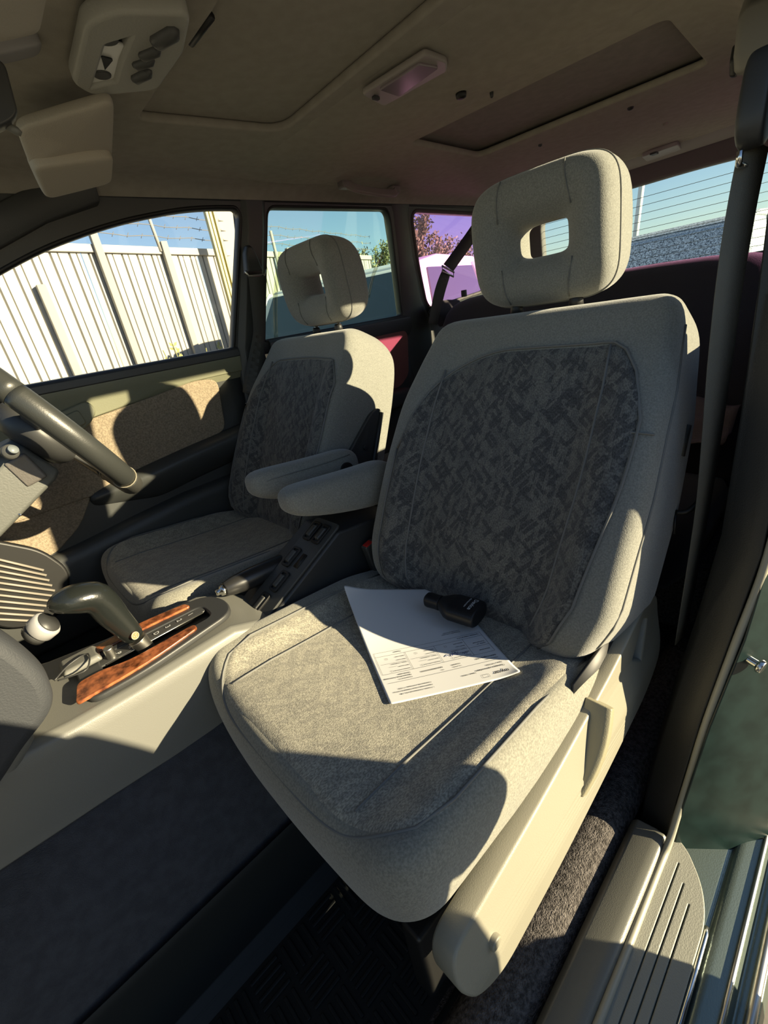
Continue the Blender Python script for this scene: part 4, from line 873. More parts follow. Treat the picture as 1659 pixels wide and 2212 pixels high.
# sun visor, far one, folded; a low bulge of lining
def slab(name, cs_, th, m_, **k):
    """rounded pad over four corners (world points), softly thick"""
    a, b, c, d = [V(p) for p in cs_]; nrm_ = (b - a).cross(d - a).normalized(); bm = NB(); rings = []
    cen_ = (a + b + c + d) / 4
    out2 = rpoly([(0, 0), (1, 0), (1, 1), (0, 1)], .16, 6)
    def Q(u, v): return (a * (1 - u) + b * u) * (1 - v) + (d * (1 - u) + c * u) * v
    for sc_, h in ((.5, -1), (.93, -1), (.985, -.75), (1, -.3), (1, .3), (.985, .75), (.93, 1), (.5, 1)):
        rings.append([cen_ + (Q(p[0], p[1]) - cen_) * sc_ + nrm_ * th / 2 * h for p in out2])
    loft(bm, rings); return obj(name, bm, m_, sub=1, **k)
vis_m = mat('visor_cloth', (.40, .365, .30), .9, bump=.2, bscale=500)
slab('sun_visor', [at(30, 265, 'z', 1.345), at(246, 200, 'z', 1.360), at(240, 345, 'z', 1.335), at(62, 352, 'z', 1.315)], .022, vis_m, label='folded beige-grey sun visor on the far side of the windscreen header', cat='sun visor')
slab('visor_pocket', [at(58, 345, 'z', 1.312), at(240, 322, 'z', 1.332), at(236, 382, 'z', 1.318), at(92, 418, 'z', 1.300)], .026, vis_m, label='soft cloth flap hanging below the far sun visor', cat='visor flap')
slab('sun_visor', [at(-120, -60, 'z', 1.28), at(90, -90, 'z', 1.30), at(66, 40, 'z', 1.285), at(-60, 66, 'z', 1.27)], .028, mat('visor_cloth_near', (.30, .275, .23), .9, bump=.2, bscale=500), label='rounded corner of the near sun visor at the top left edge', cat='sun visor')
bpapad = mat('bracket_grey', (.28, .27, .26), .6)
mr = thing('rear_view_mirror', 'black rear view mirror edge at the upper left', 'mirror', (.17, 0, 1.28))
slabq = [at(-110, 130, 'y', .0), at(8, 135, 'y', .0), at(42, 262, 'y', .0), at(-110, 335, 'y', .0)]
a, b, c, d = slabq; nrm_ = (b - a).cross(d - a).normalized(); bm = NB(); out2 = rpoly([(0, 0), (1, 0), (1, 1), (0, 1)], .2, 6)
QQ = lambda u, v: (a * (1 - u) + b * u) * (1 - v) + (d * (1 - u) + c * u) * v
cen_ = (a + b + c + d) / 4
loft(bm, [[cen_ + (QQ(p[0], p[1]) - cen_) * s2 + nrm_ * h for p in out2] for s2, h in ((.96, -.012), (1, -.006), (1, .006), (.96, .014))]); obj('mirror_housing', bm, plastic_dark, mr, bevel=.003)
slab('mirror_bracket', [at(-80, 60, 'y', .02), at(70, 62, 'y', .02), at(92, 110, 'y', .02), at(-80, 150, 'y', .02)], .03, bpapad, parent=mr)
bm = NB(); q = at(36, 283, 'y', .004); tube(bm, [q + V((-.012, 0, .006)), q, q + V((.004, 0, -.003))], [.004, .005, .003], 10); obj('mirror_lever', bm, plastic, mr)
bm = NB(); tube(bm, [V((.14, .0, 1.372)), V((.15, .0, 1.335)), cen_ + V((.0, .0, .01))], .009, 10); obj('mirror_stem', bm, plastic_dark, mr)
# grab handle on the far roof rail
gh = thing('grab_handle', 'grey folded grab handle on the far roof rail over the rear door', 'grab handle', (1.32, .53, 1.38))
g0, g1 = at(750, 400, 'y', .43), at(855, 412, 'y', .43); g0.z -= .0; L_ = g1 - g0
bm = NB(); strap(bm, [g0 + V((0, .005, .006)), g0 + L_ * .12 + V((0, -.012, -.010)), g0 + L_ * .5 + V((0, -.018, -.016)), g0 + L_ * .88 + V((0, -.012, -.012)), g1 + V((0, .005, .004))], [V((0, .35, 1))], .022, .012, 5); obj('handle_bar', bm, mat('handle_taupe', (.24, .20, .19), .5), gh, bevel=.003)
for g in (g0, g1): 
    bm = NB(); box(bm, g + V((0, .010, .004)), (.04, .03, .022)); obj('mount', bm, mat('handle_mount', (.2, .17, .16), .5) if g is g0 else bpy.data.materials['handle_mount'], gh, bevel=.005)
for px_, py_, lb in ((94, 464, 'round trim screw low on the far A pillar'), (557, 436, 'round trim screw over the far B pillar'), (850, 438, 'round trim screw over the far C pillar')):
    q = at(px_, py_, 'y', .575); bm = NB(); cyl(bm, q + V((0, .014, 0)), q + V((0, -.004, 0)), .009, 16); obj('trim_screw', bm, plastic_mid, bevel=.002, label=lb, cat='screw')
# ================================================================ seat belts
def belt(name, label, loc): return thing(name, label, 'seat belt', loc)
b1_ = belt('seat_belt', 'grey seat belt hanging from the near pillar beside the near seat, sunlit along one edge', (.74, -.65, .5))
pts = [at(1632, 305, 'y', -.650), at(1606, 430, 'y', -.651), at(1578, 600, 'y', -.653), at(1556, 780, 'y', -.655), at(1537, 950, 'y', -.657), at(1515, 1120, 'y', -.658), at(1470, 1380, 'y', -.655)]
bm = NB(); strap(bm, pts, [V((1, -.45, 0)), V((1, -.50, 0)), V((1, -.45, 0)), V((1, -.25, 0)), V((1, -.10, 0))], .047, .0014, 5); obj('webbing', bm, webbing_light, b1_)
q = at(1634, 225, 'y', -.650)
bm = NB(); loft(bm, [[q + V((x * k, dy, z * k)) for x, z in [(-.026, -.045), (.03, -.045), (.028, .0), (.016, .045), (.0, .055), (-.014, .045), (-.024, .0)]] for k, dy in ((.5, .016), (.92, .014), (1, .008), (1, -.012), (.9, -.014))]); obj('guide_cover', bm, plastic_dark, b1_, sub=2)
bm = NB(); tube(bm, [q + V((x, .004, z)) for x, z in [(-.028, -.045), (-.026, -.058), (.026, -.058), (.030, -.045)]], .0035, 8); obj('guide_loop', bm, chrome, b1_)
q = at(1614, 118, 'y', -.585); ck = thing('coat_hook', 'dark coat hook recess at the top right on the near roof rail', 'coat hook', tuple(q))
bm = NB(); loft(bm, [[q + V((x * k, dy, z * k)) for x, z in [(-.02, .0), (-.008, -.020), (.008, -.022), (.022, .0), (.03, .06), (.0, .075), (-.02, .05)]] for k, dy in ((1, -.03), (1, .004), (.85, .014))]); obj('base', bm, mat('hook_trim', (.17, .16, .14), .5), ck, bevel=.004)
bm = NB(); loft(bm, [[q + V((x * k, dy, z * k - .004)) for x, z in [(-.014, .0), (-.005, -.017), (.008, -.017), (.017, .0), (.014, .026), (-.008, .022)]] for k, dy in ((1, .010), (.9, .019))]); obj('hook', bm, black, ck, bevel=.003)
b2_ = belt('seat_belt', 'black seat belt on the far B pillar behind the driver seat', (.80, .60, .6))
q = at(548, 578, 'y', .562)
pts = [q + V((0, -.004, -.02)), at(556, 640, 'y', .575), at(560, 720, 'y', .60), at(548, 800, 'y', .60), at(538, 850, 'y', .60)]
bm = NB(); strap(bm, pts, [V((1, -.3, 0)), V((1, .2, 0)), V((.6, -.7, .1))], .047, .0014, 5); obj('webbing', bm, webbing, b2_)
bm = NB(); loft(bm, [[q + V((x * k, dy, z * k + .02)) for x, z in [(-.03, -.035), (.03, -.035), (.018, .02), (.008, .04), (-.008, .04), (-.018, .02)]] for k, dy in ((1, .02), (1, .002), (.85, -.008))]); obj('guide_cover', bm, plastic_dark, b2_, bevel=.004)
bm = NB(); tube(bm, [q + V((x, -.006, z)) for x, z in [(-.034, -.008), (-.028, -.022), (.028, -.022), (.034, -.008)]], .0035, 8); obj('guide_loop', bm, steel, b2_)
b3_ = belt('seat_belt', 'black rear seat belt crossing the purple quarter window', (1.80, .52, .9))
k0 = at(966, 583, 'y', .50)
bm = NB(); strap(bm, [at(1068, 425, 'y', .545), at(1030, 492, 'y', .53), k0 + V((.01, 0, .008))], [V((1, 0, .5)), V((1, 0, .4))], .050, .0016, 4); strap(bm, [k0 + V((-.005, 0, -.006)), at(950, 630, 'y', .515), at(935, 700, 'y', .54)], [V((1, -.2, .4)), V((.6, -.6, 0)), V((.8, -.3, 0))], .044, .0016, 5); obj('webbing', bm, webbing, b3_)
bm = NB(); tube(bm, [k0 + V((x, -.004, z)) for x, z in [(-.035, .016), (-.038, -.004), (.032, -.028), (.038, -.012)]], .004, 8, True); obj('buckle_loop', bm, steel, b3_)
# ================================================================ rear bench
rb = thing('rear_bench', 'black cloth rear bench seat behind the front seats', 'bench seat', (1.5, 0, .10))
def bring2(x0, zt, zb, y0, y1, th, lean=.34):
    return None
bm = NB(); rings = []
for y, h, in_ in [(-.62, .90, .02), (-.60, .965, .01), (-.55, 1.000, 0), (-.3, 1.012, 0), (0, 1.012, 0), (.3, 1.012, 0), (.44, 1.008, 0), (.50, .99, 0), (.545, .95, .01), (.56, .88, .02)]:
    rings.append([V((x, y, z)) for x, z in [(1.44 + in_, .36), (1.46 + in_, .55), (1.60 + in_, h - .10), (1.645 + in_, h - .02), (1.675, h), (1.73, h + .002), (1.765, h - .03), (1.76, .36)]])
loft(bm, rings); obj('backrest', bm, rear_cloth, rb, sub=1)
bm = NB(); loft(bm, [[V((x, y, z)) for x, z in [(1.00, .33), (.99, .42), (1.03, .465), (1.2, .470), (1.48, .44), (1.55, .40), (1.55, .28), (1.0, .28)]] for y in (-.60, -.55, 0, .55, .60)]); obj('bench_cushion', bm, rear_cloth, rb, sub=1)
bm = NB(); q = at(1002, 630, 'x', 1.72); cyl(bm, q + V((0, 0, -.02)), q + V((0, 0, .006)), .012); obj('lock_knob', bm, black, rb, bevel=.002)
bm = NB(); strap(bm, [V((1.64, .565, .95)), V((1.72, .575, .97)), V((1.84, .58, .96))], [V((0, .3, .6))], .09, .04, 4); obj('side_bolster', bm, rear_cloth, rb, bevel=.01)
# folded cloth lying on the bench
rg_ = thing('cloth', 'crumpled mauve cloth lying on the rear bench seen between the front seats', 'cloth', (1.25, .1, .47))
bpy.data.objects.remove(rg_)
bm = NB(); G = []; ca = at(845, 925, 'z', .50)
for j in range(13):
    G.append([bm.verts.new(V((1.12 + .022 * i, -.05 + .03 * j, .492 + .022 * abs(math.sin(i * .8 + j * .5)) + .01 * math.sin(j * 1.7)))) for i in range(15)])
for j in range(12):
    for i in range(14): bm.faces.new((G[j][i], G[j][i + 1], G[j + 1][i + 1], G[j + 1][i]))
cc = obj('cloth', bm, mat('mauve_cloth', (.20, .10, .12), .9, bump=.4), sub=1, label='crumpled mauve cloth lying on the rear bench between the front seats', cat='cloth'); s2 = cc.modifiers.new('t', 'SOLIDIFY'); s2.thickness = .004
bm = NB(); G = []
for j in range(9): G.append([bm.verts.new(V((1.34 - .004 * j + .018 * i, -.58 + .028 * j, .56 + .018 * i * .6 + .016 * math.sin(i * 1.3 + j * .9)))) for i in range(9)])
for j in range(8):
    for i in range(8): bm.faces.new((G[j][i], G[j][i + 1], G[j + 1][i + 1], G[j + 1][i]))
cc = obj('cloth', bm, mat('brown_cloth', (.16, .11, .10), .9, bump=.4), sub=1, label='crumpled brown rag on the rear bench behind the near seat back', cat='cloth'); s2 = cc.modifiers.new('t', 'SOLIDIFY'); s2.thickness = .004
# ================================================================ rubber mat in the near footwell
mt = thing('floor_mat', 'black rubber floor mat with basket-weave ribs in the near footwell', 'floor mat', (-.1, -.36, .036))
MX0, MX1, MY0, MY1 = -.46, .24, -.555, -.27
plate('mat_base', rpoly([(MX0, MY0), (MX1, MY0), (MX1, MY1), (MX0, MY1)], .04), [], lambda u, v, d: V((u, v, .043 + d)), .006, rubber, mt, bev=.002)
bm = NB(); loft(bm, [[V((x, y, z)) for y, z in [(-.290, .045), (-.262, .07), (-.256, .20), (-.250, .215), (-.246, .20), (-.250, .05)]] for x in (-.46, -.2, 0, .2)]); obj('side_wall', bm, rubber, mt, bevel=.002)
bm = NB(); out3 = rpoly([(MX0, MY0), (MX1, MY0), (MX1, MY1), (MX0, MY1)], .05, 6); tube(bm, [V((p[0], p[1], .052)) for p in out3], .009, 8, True); obj('raised_rim', bm, rubber, mt)
bm = NB(); cw = .058
nx, ny = int((MX1 - MX0 - .16) / cw), int((MY1 - MY0 - .05) / cw)
for i in range(nx):
    for j in range(ny):
        cx_, cy_ = MX0 + .14 + (i + .5) * cw, MY0 + .03 + (j + .5) * cw
        for k in range(4):
            o = -.021 + .014 * k
            if (i + j) % 2: box(bm, (cx_ + o, cy_, .048), (.006, .050, .005))
            else: box(bm, (cx_, cy_ + o, .048), (.050, .006, .005))
for k in range(11): box(bm, (MX0 + .07, MY0 + .03 + k * .0235, .048), (.13, .006, .005))
obj('ribs', bm, rubber, mt, bevel=.0015)
# ================================================================ outside
G0 = -.28
fa, fb = V((-2.2, 2.75)), V((9.0, 6.2)); fdir = (fb - fa).normalized(); fnor = V((fdir.y, -fdir.x)); FT = 1.86
fence_m = mat('white_sheet_metal', (.36, .345, .31), .55, bump=.1, bscale=8, var=.05, vscale=3)
# fence panels: ribbed sheet, each between two posts
pw = 1.18; prf = []
fen = thing('fence', 'white ribbed metal fence with barbed wire running along the far side of the car', 'fence', (fa.x, fa.y, G0))
def fence_panel(i):
    bm = NB(); rb_, rt_ = [], []; x = 0.0; k = 0
    def add(xx, dd):
        p = fa + fdir * (i * pw + xx) + fnor * dd
        rb_.append(bm.verts.new(V((p.x, p.y, G0 + .04)))); rt_.append(bm.verts.new(V((p.x, p.y, FT - .02))))
    seq = [(.0, 0), (.050, 0), (.056, -.022), (.066, -.022), (.072, 0), (.112, 0), (.116, -.014), (.122, -.014), (.126, 0)]
    while x < pw - .02:
        for a, b in seq:
            if x + a < pw - .01: add(x + a, b)
        x += .146
    add(pw - .01, 0)
    for a in range(len(rb_) - 1): bm.faces.new((rb_[a], rb_[a + 1], rt_[a + 1], rt_[a]))
    return bm
NP = 7
for i in range(NP):
    o = obj('panel', fence_panel(i), fence_m, fen, smooth=False); sm = o.modifiers.new('t', 'SOLIDIFY'); sm.thickness = .003
bm = NB(); e0, e1_ = fa, fa + fdir * NP * pw
for zc_, h_ in ((FT, .06),):
    a, b = e0 + fnor * -.02, e1_ + fnor * -.02; loft(bm, [[V((p.x + fnor.x * s1, p.y + fnor.y * s1, zc_ + s2_)) for s1, s2_ in ((0, -h_ / 2), (.05, -h_ / 2), (.05, h_ / 2), (0, h_ / 2))] for p in (a, b)])
obj('top_rail', bm, fence_m, fen, smooth=False, bevel=.004)
post_m = mat('post_concrete', (.33, .32, .29), .8, bump=.2, bscale=60)
def post(px_, yv, wd, h, label, lean=(0, 0), m_=post_m):
    p = at(px_, 540, 'y', yv); bm = NB(); t_ = V((lean[0], lean[1], 0))
    loft(bm, [[V((p.x + dx_ * wd / 2, yv + dy_ * wd / 2, z)) + t_ * k for dx_, dy_ in ((-1, -1), (1, -1), (1, 1), (-1, 1))] for z, k in ((G0, 0), (h, 1))])
    return obj('post', bm, m_, fen, smooth=False, bevel=.006)
def fy(px_):      # where the sight line over pixel px_ meets the fence
    d = ray(px_, 545); t = (fa - CAM.to_2d()).dot(fnor) / V((d.x, d.y)).dot(fnor); return CAM.y + t * d.y
post(213, fy(213) - .05, .06, 2.12, 'tall square post rising above the fence in the front window, left one')
post(357, fy(357) - .05, .06, 1.93, 'square post level with the fence top in the front window, middle one')
p = at(347, 540, 'y', fy(357) - .05); bm = NB(); tube(bm, [(p.x, p.y, 1.85), (p.x - .02, p.y, 2.22)], .016, 8); obj('wire_stake', bm, post_m, fen)
post(55, fy(55) - .05, .06, 1.60, 'square post below the fence top at the left edge of the front window')
post(622, fy(622) - .05, .06, 1.93, 'square post in the greenish rear door window')
p = at(598, 540, 'y', fy(610) - .1); bm = NB(); tube(bm, [(p.x, p.y, .6), (p.x - .03, p.y, 2.10)], .018, 8); obj('wire_stake', bm, post_m, fen)
wire_m = mat('wire', (.16, .15, .15), .6)
for i, h in enumerate((1.97, 2.06, 2.15)):
    bm = NB(); n_ = 60; pts = []
    for k in range(n_ + 1):
        q = fa + fdir * (NP * pw * k / n_) + fnor * .03; pts.append(V((q.x, q.y, h + .008 * math.sin(k * 1.9))))
        bx_, by_ = q.x, q.y; tube(bm, [(bx_ - .012, by_, h - .018), (bx_ + .012, by_, h + .018)], .0025, 4)
    tube(bm, pts, .0035, 5); obj('barbed_wire', bm, wire_m, fen)
for i_, (tp, lb) in enumerate(((((604, 545), (602, 640), (612, 730)), 'old tape strip on far rear door glass, left of the far headrest'), (((828, 545), (812, 590), (806, 640)), 'curved old tape strip on far rear door glass, right of the far headrest'))):
    bm = NB(); P_ = []
    for px_, py_ in tp:
        q = at(px_, py_, 'y', .62); q.y = yR(q.z) + .010; P_.append(q)
    strap(bm, P_, [V((1, 0, 0))], .017, .0008, 4); obj('tape_strip', bm, glass('old_tape%d' % i_, (.86, .86, .78), .10), label=lb, cat='tape')
# yellow pole and pale wall beside it
yp = at(470, 520, 'y', 3.95)
bm = NB(); 
for a in (-.045, -.01, .035): box(bm, (yp.x + a, 3.95, 1.5), (.028, .05, 3.6))
box(bm, (yp.x, 3.965, 1.5), (.11, .01, 3.6)); obj('gate_pole', bm, mat('yellow_paint', (.40, .36, .16), .5), smooth=False, bevel=.004, label='tall yellow painted channel pole in the front window', cat='pole')
bm = NB(); box(bm, (yp.x + .36, 4.30, 1.5), (.44, .12, 3.6)); obj('gate_pillar', bm, mat('cream_wall', (.40, .38, .32), .8, bump=.2, bscale=30), smooth=False, bevel=.01, label='cream gate pillar right of the yellow pole', cat='pillar')
# dry weed by the fence
bm = NB(); wb = at(425, 760, 'y', 3.3); wb.z = .2
rnd = random.Random(3)
for k in range(9):
    a = rnd.uniform(-.35, .35); h = rnd.uniform(.55, .95); pth = [V((wb.x + a * t * .8 + .02 * math.sin(6 * t), 3.3, G0 + (h + .5) * t)) for t in (0, .3, .6, .8, 1)]
    tube(bm, pth, .004, 4)
    for t in range(14):
        c = pth[2].lerp(pth[4], rnd.random()); d_ = V((rnd.uniform(-1, 1), rnd.uniform(-.5, .5), rnd.uniform(.2, 1))).normalized() * .05; s_2 = V((-d_.z, 0, d_.x)) * .25
        bm.faces.new([bm.verts.new(x) for x in (c, c + d_ * .5 + s_2, c + d_, c + d_ * .5 - s_2)])
obj('weed', bm, mat('dry_leaf', (.30, .30, .12), .8), smooth=False, label='dry weed growing in front of the fence low in the front window', cat='weed')
# parked cars
glass_dark = mat('car_glass_dark', (.09, .11, .12), .08, spec=.8)
tyre = mat('tyre', (.02, .02, .02), .8)
def car(x, y, rz, paint, label, h=1.45, L=4.3, Wd=1.72, kind='sedan', gl=None):
    G0 = gz(y); root = thing('parked_car', label, 'car', (x, y, G0), 'parked cars'); h_all = h; rot = Matrix.Rotation(rz, 3, 'Z')
    Pc = lambda a, b, c: V((x, y, G0)) + rot @ V((a, b, c))
    wag = kind == 'wagon'
    # lower body stations along length (a from front -L/2 to back +L/2)
    st_ = [(-.50, .50, .62, .72), (-.48, .30, .72, .86), (-.40, .22, .80, .95), (-.26, .20, .90, 1.0), (-.12, .20, .96, 1.0), (.2, .20, .97, 1.0), (.34, .20, .97 if wag else .99, .98), (.44, .24, .96 if wag else .98, .93), (.49, .32, .92, .88), (.50, .5, .85, .80)]
    bm = NB(); rings = []
    for a, zb, zt_, k in st_:
        w_ = Wd / 2 * k; rings.append([Pc(a * L, s_ * w_ * f, zb + (zt_ - zb) * g) for s_, f, g in [(-1, .90, 0), (-1, 1, .25), (-1, 1.0, .65), (-1, .95, .92), (-1, .80, 1.0), (0, .5, 1.02), (1, .80, 1.0), (1, .95, .92), (1, 1.0, .65), (1, 1, .25), (1, .90, 0)]])
    loft(bm, rings); obj('body', bm, paint, root, sub=1)
    r0 = .40 if not wag else .47
    def cab(k_w, zoff, m_, nm, par, hollow=False):
        rings = []
        for a, z in [(-.24, .93), (-.10, h - .10), (-.04, h - .02), (.05, h), (.16 if not wag else .3, h - .01), (.24 if not wag else .42, h - .08), (r0, .95)]:
            t = clamp((z - .93) / (h - .93)); w_ = Wd / 2 * (.93 - .17 * t) * k_w
            rings.append((a, z + zoff, w_))
        bm = NB(); loft(bm, [[Pc(a * L, s_ * w_, z_) for a, w_, z_ in [(a_, w2, z2) for a_, z2, w2 in rings]] for s_ in (-1, -.6, 0, .6, 1)]); return obj(nm, bm, m_, par, bevel=.03)
    cb = cab(1.0, 0, gl or paint, 'greenhouse', root)
    wz = lambda z: Wd / 2 * (.93 - .17 * clamp((z - .93) / (h - .93))) + .006
    def pane(nm, pts, m_):
        bm = NB(); ns = [Pc(*p) for p in pts]; n3 = (ns[1] - ns[0]).cross(ns[2] - ns[0]).normalized() * .006
        loft(bm, [[p - n3 for p in ns], [p + n3 for p in ns]]); obj(nm, bm, m_, cb, smooth=False)
    ra, rb = (.38, .43) if wag else (.17, .31)
    for s_ in (-1, 1):
        for q4_ in ([(-.195, .985), (-.085, h - .10), (.035, h - .07), (.035, .985)], [(.06, .985), (.06, h - .07), (ra, h - .10), (rb, .985)]):
            pane('side_window', [(a * L, s_ * wz(z), z) for a, z in q4_], gl or glass_dark)
    for a0, a1, nm in ((-.236, -.115, 'windscreen'), (r0 - .003, .25 if not wag else .425, 'rear_window')):
        sg = -1 if a0 < 0 else 1
        pane(nm, [(a0 * L + sg * .012, -Wd * .40, .98), (a0 * L + sg * .012, Wd * .40, .98), (a1 * L + sg * .02, Wd * .34, h - .10), (a1 * L + sg * .02, -Wd * .34, h - .10)], gl or glass_dark)
    bm = NB(); loft(bm, [[Pc(a * L, s_ * Wd / 2 * .765, z + dz_) for a, z, dz_ in [(-.07, h - .05, 0), (-.03, h - .012, .012), (.05, h, .014), (.16 if not wag else .30, h - .01, .014), (.22 if not wag else .40, h - .06, .01), (.22 if not wag else .40, h - .10, 0), (.05, h - .05, 0)]] for s_ in (-1.03, -.9, 0, .9, 1.03)]); obj('roof', bm, paint, root, bevel=.02)
    for s_ in (-1, 1):
        for (a0, z0, a1, z1) in ((-.245, .95, -.09, h - .06), (.05, .95, .06, h - .04), (r0 + .005, .95, .23 if not wag else .41, h - .07)):
            w0 = Wd / 2 * .935; w1 = Wd / 2 * .775; bm = NB(); tube(bm, [Pc(a0 * L, s_ * w0, z0), Pc(a1 * L, s_ * w1, z1)], .028, 6); obj('pillar', bm, paint, cb)
        for a in (-.31, .31):
            bm = NB(); c = Pc(a * L, s_ * (Wd / 2 - .10), .31); ax_ = rot @ V((0, s_, 0)); cyl(bm, c, c + ax_ * .12, .31, 28); o = obj('wheel', bm, tyre, root, bevel=.02)
            bm = NB(); cyl(bm, c + ax_ * .115, c + ax_ * .128, .19, 24); obj('hubcap', bm, steel, o, bevel=.01)
    return root
silver = mat('silver_paint', (.42, .42, .42), .3, metal=.3, spec=.6); whitep = mat('white_paint', (.80, .78, .75), .3, spec=.6); darkp = mat('dusty_dark_paint', (.13, .15, .17), .55, var=.5, vscale=80, col2=(.50, .53, .56), bump=.4, bscale=120)
bluep = mat('blue_grey_paint', (.28, .30, .40), .3, spec=.6)
car(4.0, 2.75, math.radians(200), whitep, 'white estate car parked close beyond the far rear door window', h=1.38, L=4.0, kind='wagon')
car(8.8, 3.6, math.radians(176), bluep, 'blue-grey car seen through the purple quarter window', h=1.36)
car(13.4, 3.4, math.radians(184), silver, 'silver car farther back in the purple quarter window', h=1.40)
car(5.7, .82, math.radians(0), darkp, 'dusty dark car parked right behind the rear window', h=1.60, kind='wagon', gl=darkp)
# white pole behind the rear window
pp = at(1399, 460, 'x', 7.5); bm = NB(); tube(bm, [(7.5, pp.y + .25, G0), (7.5, pp.y, 3.4)], .035, 10); obj('lamp_pole', bm, mat('white_pole', (.75, .74, .70), .5), label='white pole standing behind the rear window', cat='pole')
# trees
leaf_a = mat('leaf_olive', (.20, .22, .10), .9, var=.35, vscale=2); leaf_b = mat('leaf_grey_green', (.27, .28, .17), .9, var=.35, vscale=2); bark = mat('bark', (.12, .09, .06), .9)
def tree(x, y, h, rad, seed, m_, label, n=2600, sp=1.0):
    r = random.Random(seed); root = thing('tree', label, 'tree', (x, y, gz(y)), 'trees beyond the parked cars')
    bm = NB(); tube(bm, [(x, y, G0), (x + .1, y, G0 + h * .4), (x, y, G0 + h * .8)], [.14, .09, .03], 7)
    tips = []
    for k in range(26):
        t = r.uniform(.2, 1); a = r.uniform(0, 6.28); rr = rad * (1.05 - t) ** .6 * r.uniform(.5, 1.0); z = G0 + h * t
        b0_ = V((x, y, G0 + h * t * .75)); tip = V((x + math.cos(a) * rr, y + math.sin(a) * rr, z)); tube(bm, [b0_, b0_.lerp(tip, .5) + V((0, 0, .1)), tip], [.03, .018, .006], 4); tips.append((b0_, tip))
    obj('trunk', bm, bark, root)
    bm = NB()
    for k in range(n):
        b0_, tip = r.choice(tips); c = b0_.lerp(tip, r.uniform(.25, 1.08)) + V((r.gauss(0, .16), r.gauss(0, .16), r.gauss(0, .2))) * rad * .35 * sp
        d_ = V((r.uniform(-1, 1), r.uniform(-1, 1), r.uniform(-.3, 1.4))).normalized() * r.uniform(.08, .19); n2 = d_.cross(V((r.random(), r.random(), r.random()))).normalized() * d_.length * .22
        bm.faces.new([bm.verts.new(p_) for p_ in (c, c + d_ * .5 + n2, c + d_, c + d_ * .5 - n2)])
    obj('foliage', bm, m_, root, smooth=False)
def dirpos(px_, dist): d = ray(px_, 600); d.z = 0; d.normalize(); return CAM + d * dist
for i, (px_, dist, h, rad, s_, m_, lb) in enumerate([(790, 20, 3.9, 1.4, 1, leaf_b, 'bushy olive tree nearest the far headrest in the greenish window'), (832, 25, 4.3, 1.7, 2, leaf_a, 'bushy tree at the right edge of the greenish window'), (870, 30, 4.3, 1.8, 8, leaf_b, 'bushy tree behind the far C pillar'), (918, 18, 4.5, 1.4, 3, leaf_a, 'tallest tree at the left of the purple window'), (958, 23, 4.0, 1.8, 4, leaf_b, 'low bushy tree behind the rear seat belt'), (1004, 27.5, 4.1, 1.9, 5, leaf_a, 'thin tree at the right of the purple window'), (1040, 32, 4.2, 1.8, 6, leaf_b, 'low tree behind the near headrest'), (745, 34, 4.2, 1.9, 9, leaf_b, 'tree hidden mostly behind the far headrest')]):
    q = dirpos(px_, dist); tree(q.x, q.y, h, rad, s_, m_, lb)
# sign board among the cars
q = dirpos(1020, 16); bm = NB(); box(bm, (q.x, q.y, 1.55), (.05, .6, .42), Matrix.Rotation(.7, 3, 'Z')); tube(bm, [(q.x, q.y, G0), (q.x, q.y, 1.4)], .03, 6); obj('notice_board', bm, mat('board_white', (.7, .68, .66), .6), smooth=False, label='small white notice board beyond the cars in the purple window', cat='notice board')
# ================================================================ the photographer, standing outside the open door
skin_m = mat('skin', (.45, .28, .20), .55); jacket = mat('dark_jacket', (.05, .055, .07), .85, bump=.3, bscale=60, bdist=.004); jeans = mat('jeans', (.06, .08, .14), .9, bump=.3, bscale=200)
per = thing('person', 'person in a dark jacket and jeans crouching outside the open door', 'person', (.35, -1.42, G0))
def skin_body(name, verts, edges, rad, m_, parent, sub=2, rootv=0):
    me = bpy.data.meshes.new(name); me.from_pydata(verts, edges, []); org = ORG[parent]
    for v in me.vertices: v.co = v.co - org
    o = bpy.data.objects.new(name, me); C.objects.link(o); o.parent = parent; ORG[o] = org; me.materials.append(m_)
    sk_ = o.modifiers.new('skin', 'SKIN'); sk_.use_smooth_shade = True
    layer = me.skin_vertices[0].data if me.skin_vertices else None
    if layer is None:
        bm = bmesh.new(); bm.from_mesh(me); bm.verts.layers.skin.verify(); bm.to_mesh(me); bm.free(); layer = me.skin_vertices[0].data
    for i, r_ in enumerate(rad): layer[i].radius = r_ if isinstance(r_, tuple) else (r_, r_); layer[i].use_root = (i == rootv)
    s_ = o.modifiers.new('s', 'SUBSURF'); s_.levels = sub; s_.render_levels = sub
    return o
bx, by = .34, -1.42
vb = [(bx, by, .22), (bx, by + .02, .42), (bx, by + .04, .60), (bx, by + .07, .80), (bx, by + .09, .88), (bx, by + .12, .91), (bx, by + .15, .97), (bx, by + .16, 1.02),
      (bx + .20, by + .08, .83), (bx + .20, by + .26, .62), (bx - .05, by + .47, .82), (bx - .20, by + .55, .95),
      (bx - .20, by + .08, .83), (bx - .28, by + .28, .66), (bx - .38, by + .42, .82), (bx - .44, by + .52, .95),
      (bx + .12, by + .03, .19), (bx + .16, by + .34, .24), (bx + .17, by + .12, -.18), (bx + .18, by + .27, -.245),
      (bx - .12, by + .03, .19), (bx - .22, by + .36, .20), (bx - .18, by + .10, -.18), (bx - .19, by + .25, -.245)]
ed = [(0, 1), (1, 2), (2, 3), (3, 4), (4, 5), (5, 6), (6, 7), (3, 8), (8, 9), (9, 10), (10, 11), (3, 12), (12, 13), (13, 14), (14, 15), (0, 16), (16, 17), (17, 18), (18, 19), (0, 20), (20, 21), (21, 22), (22, 23)]
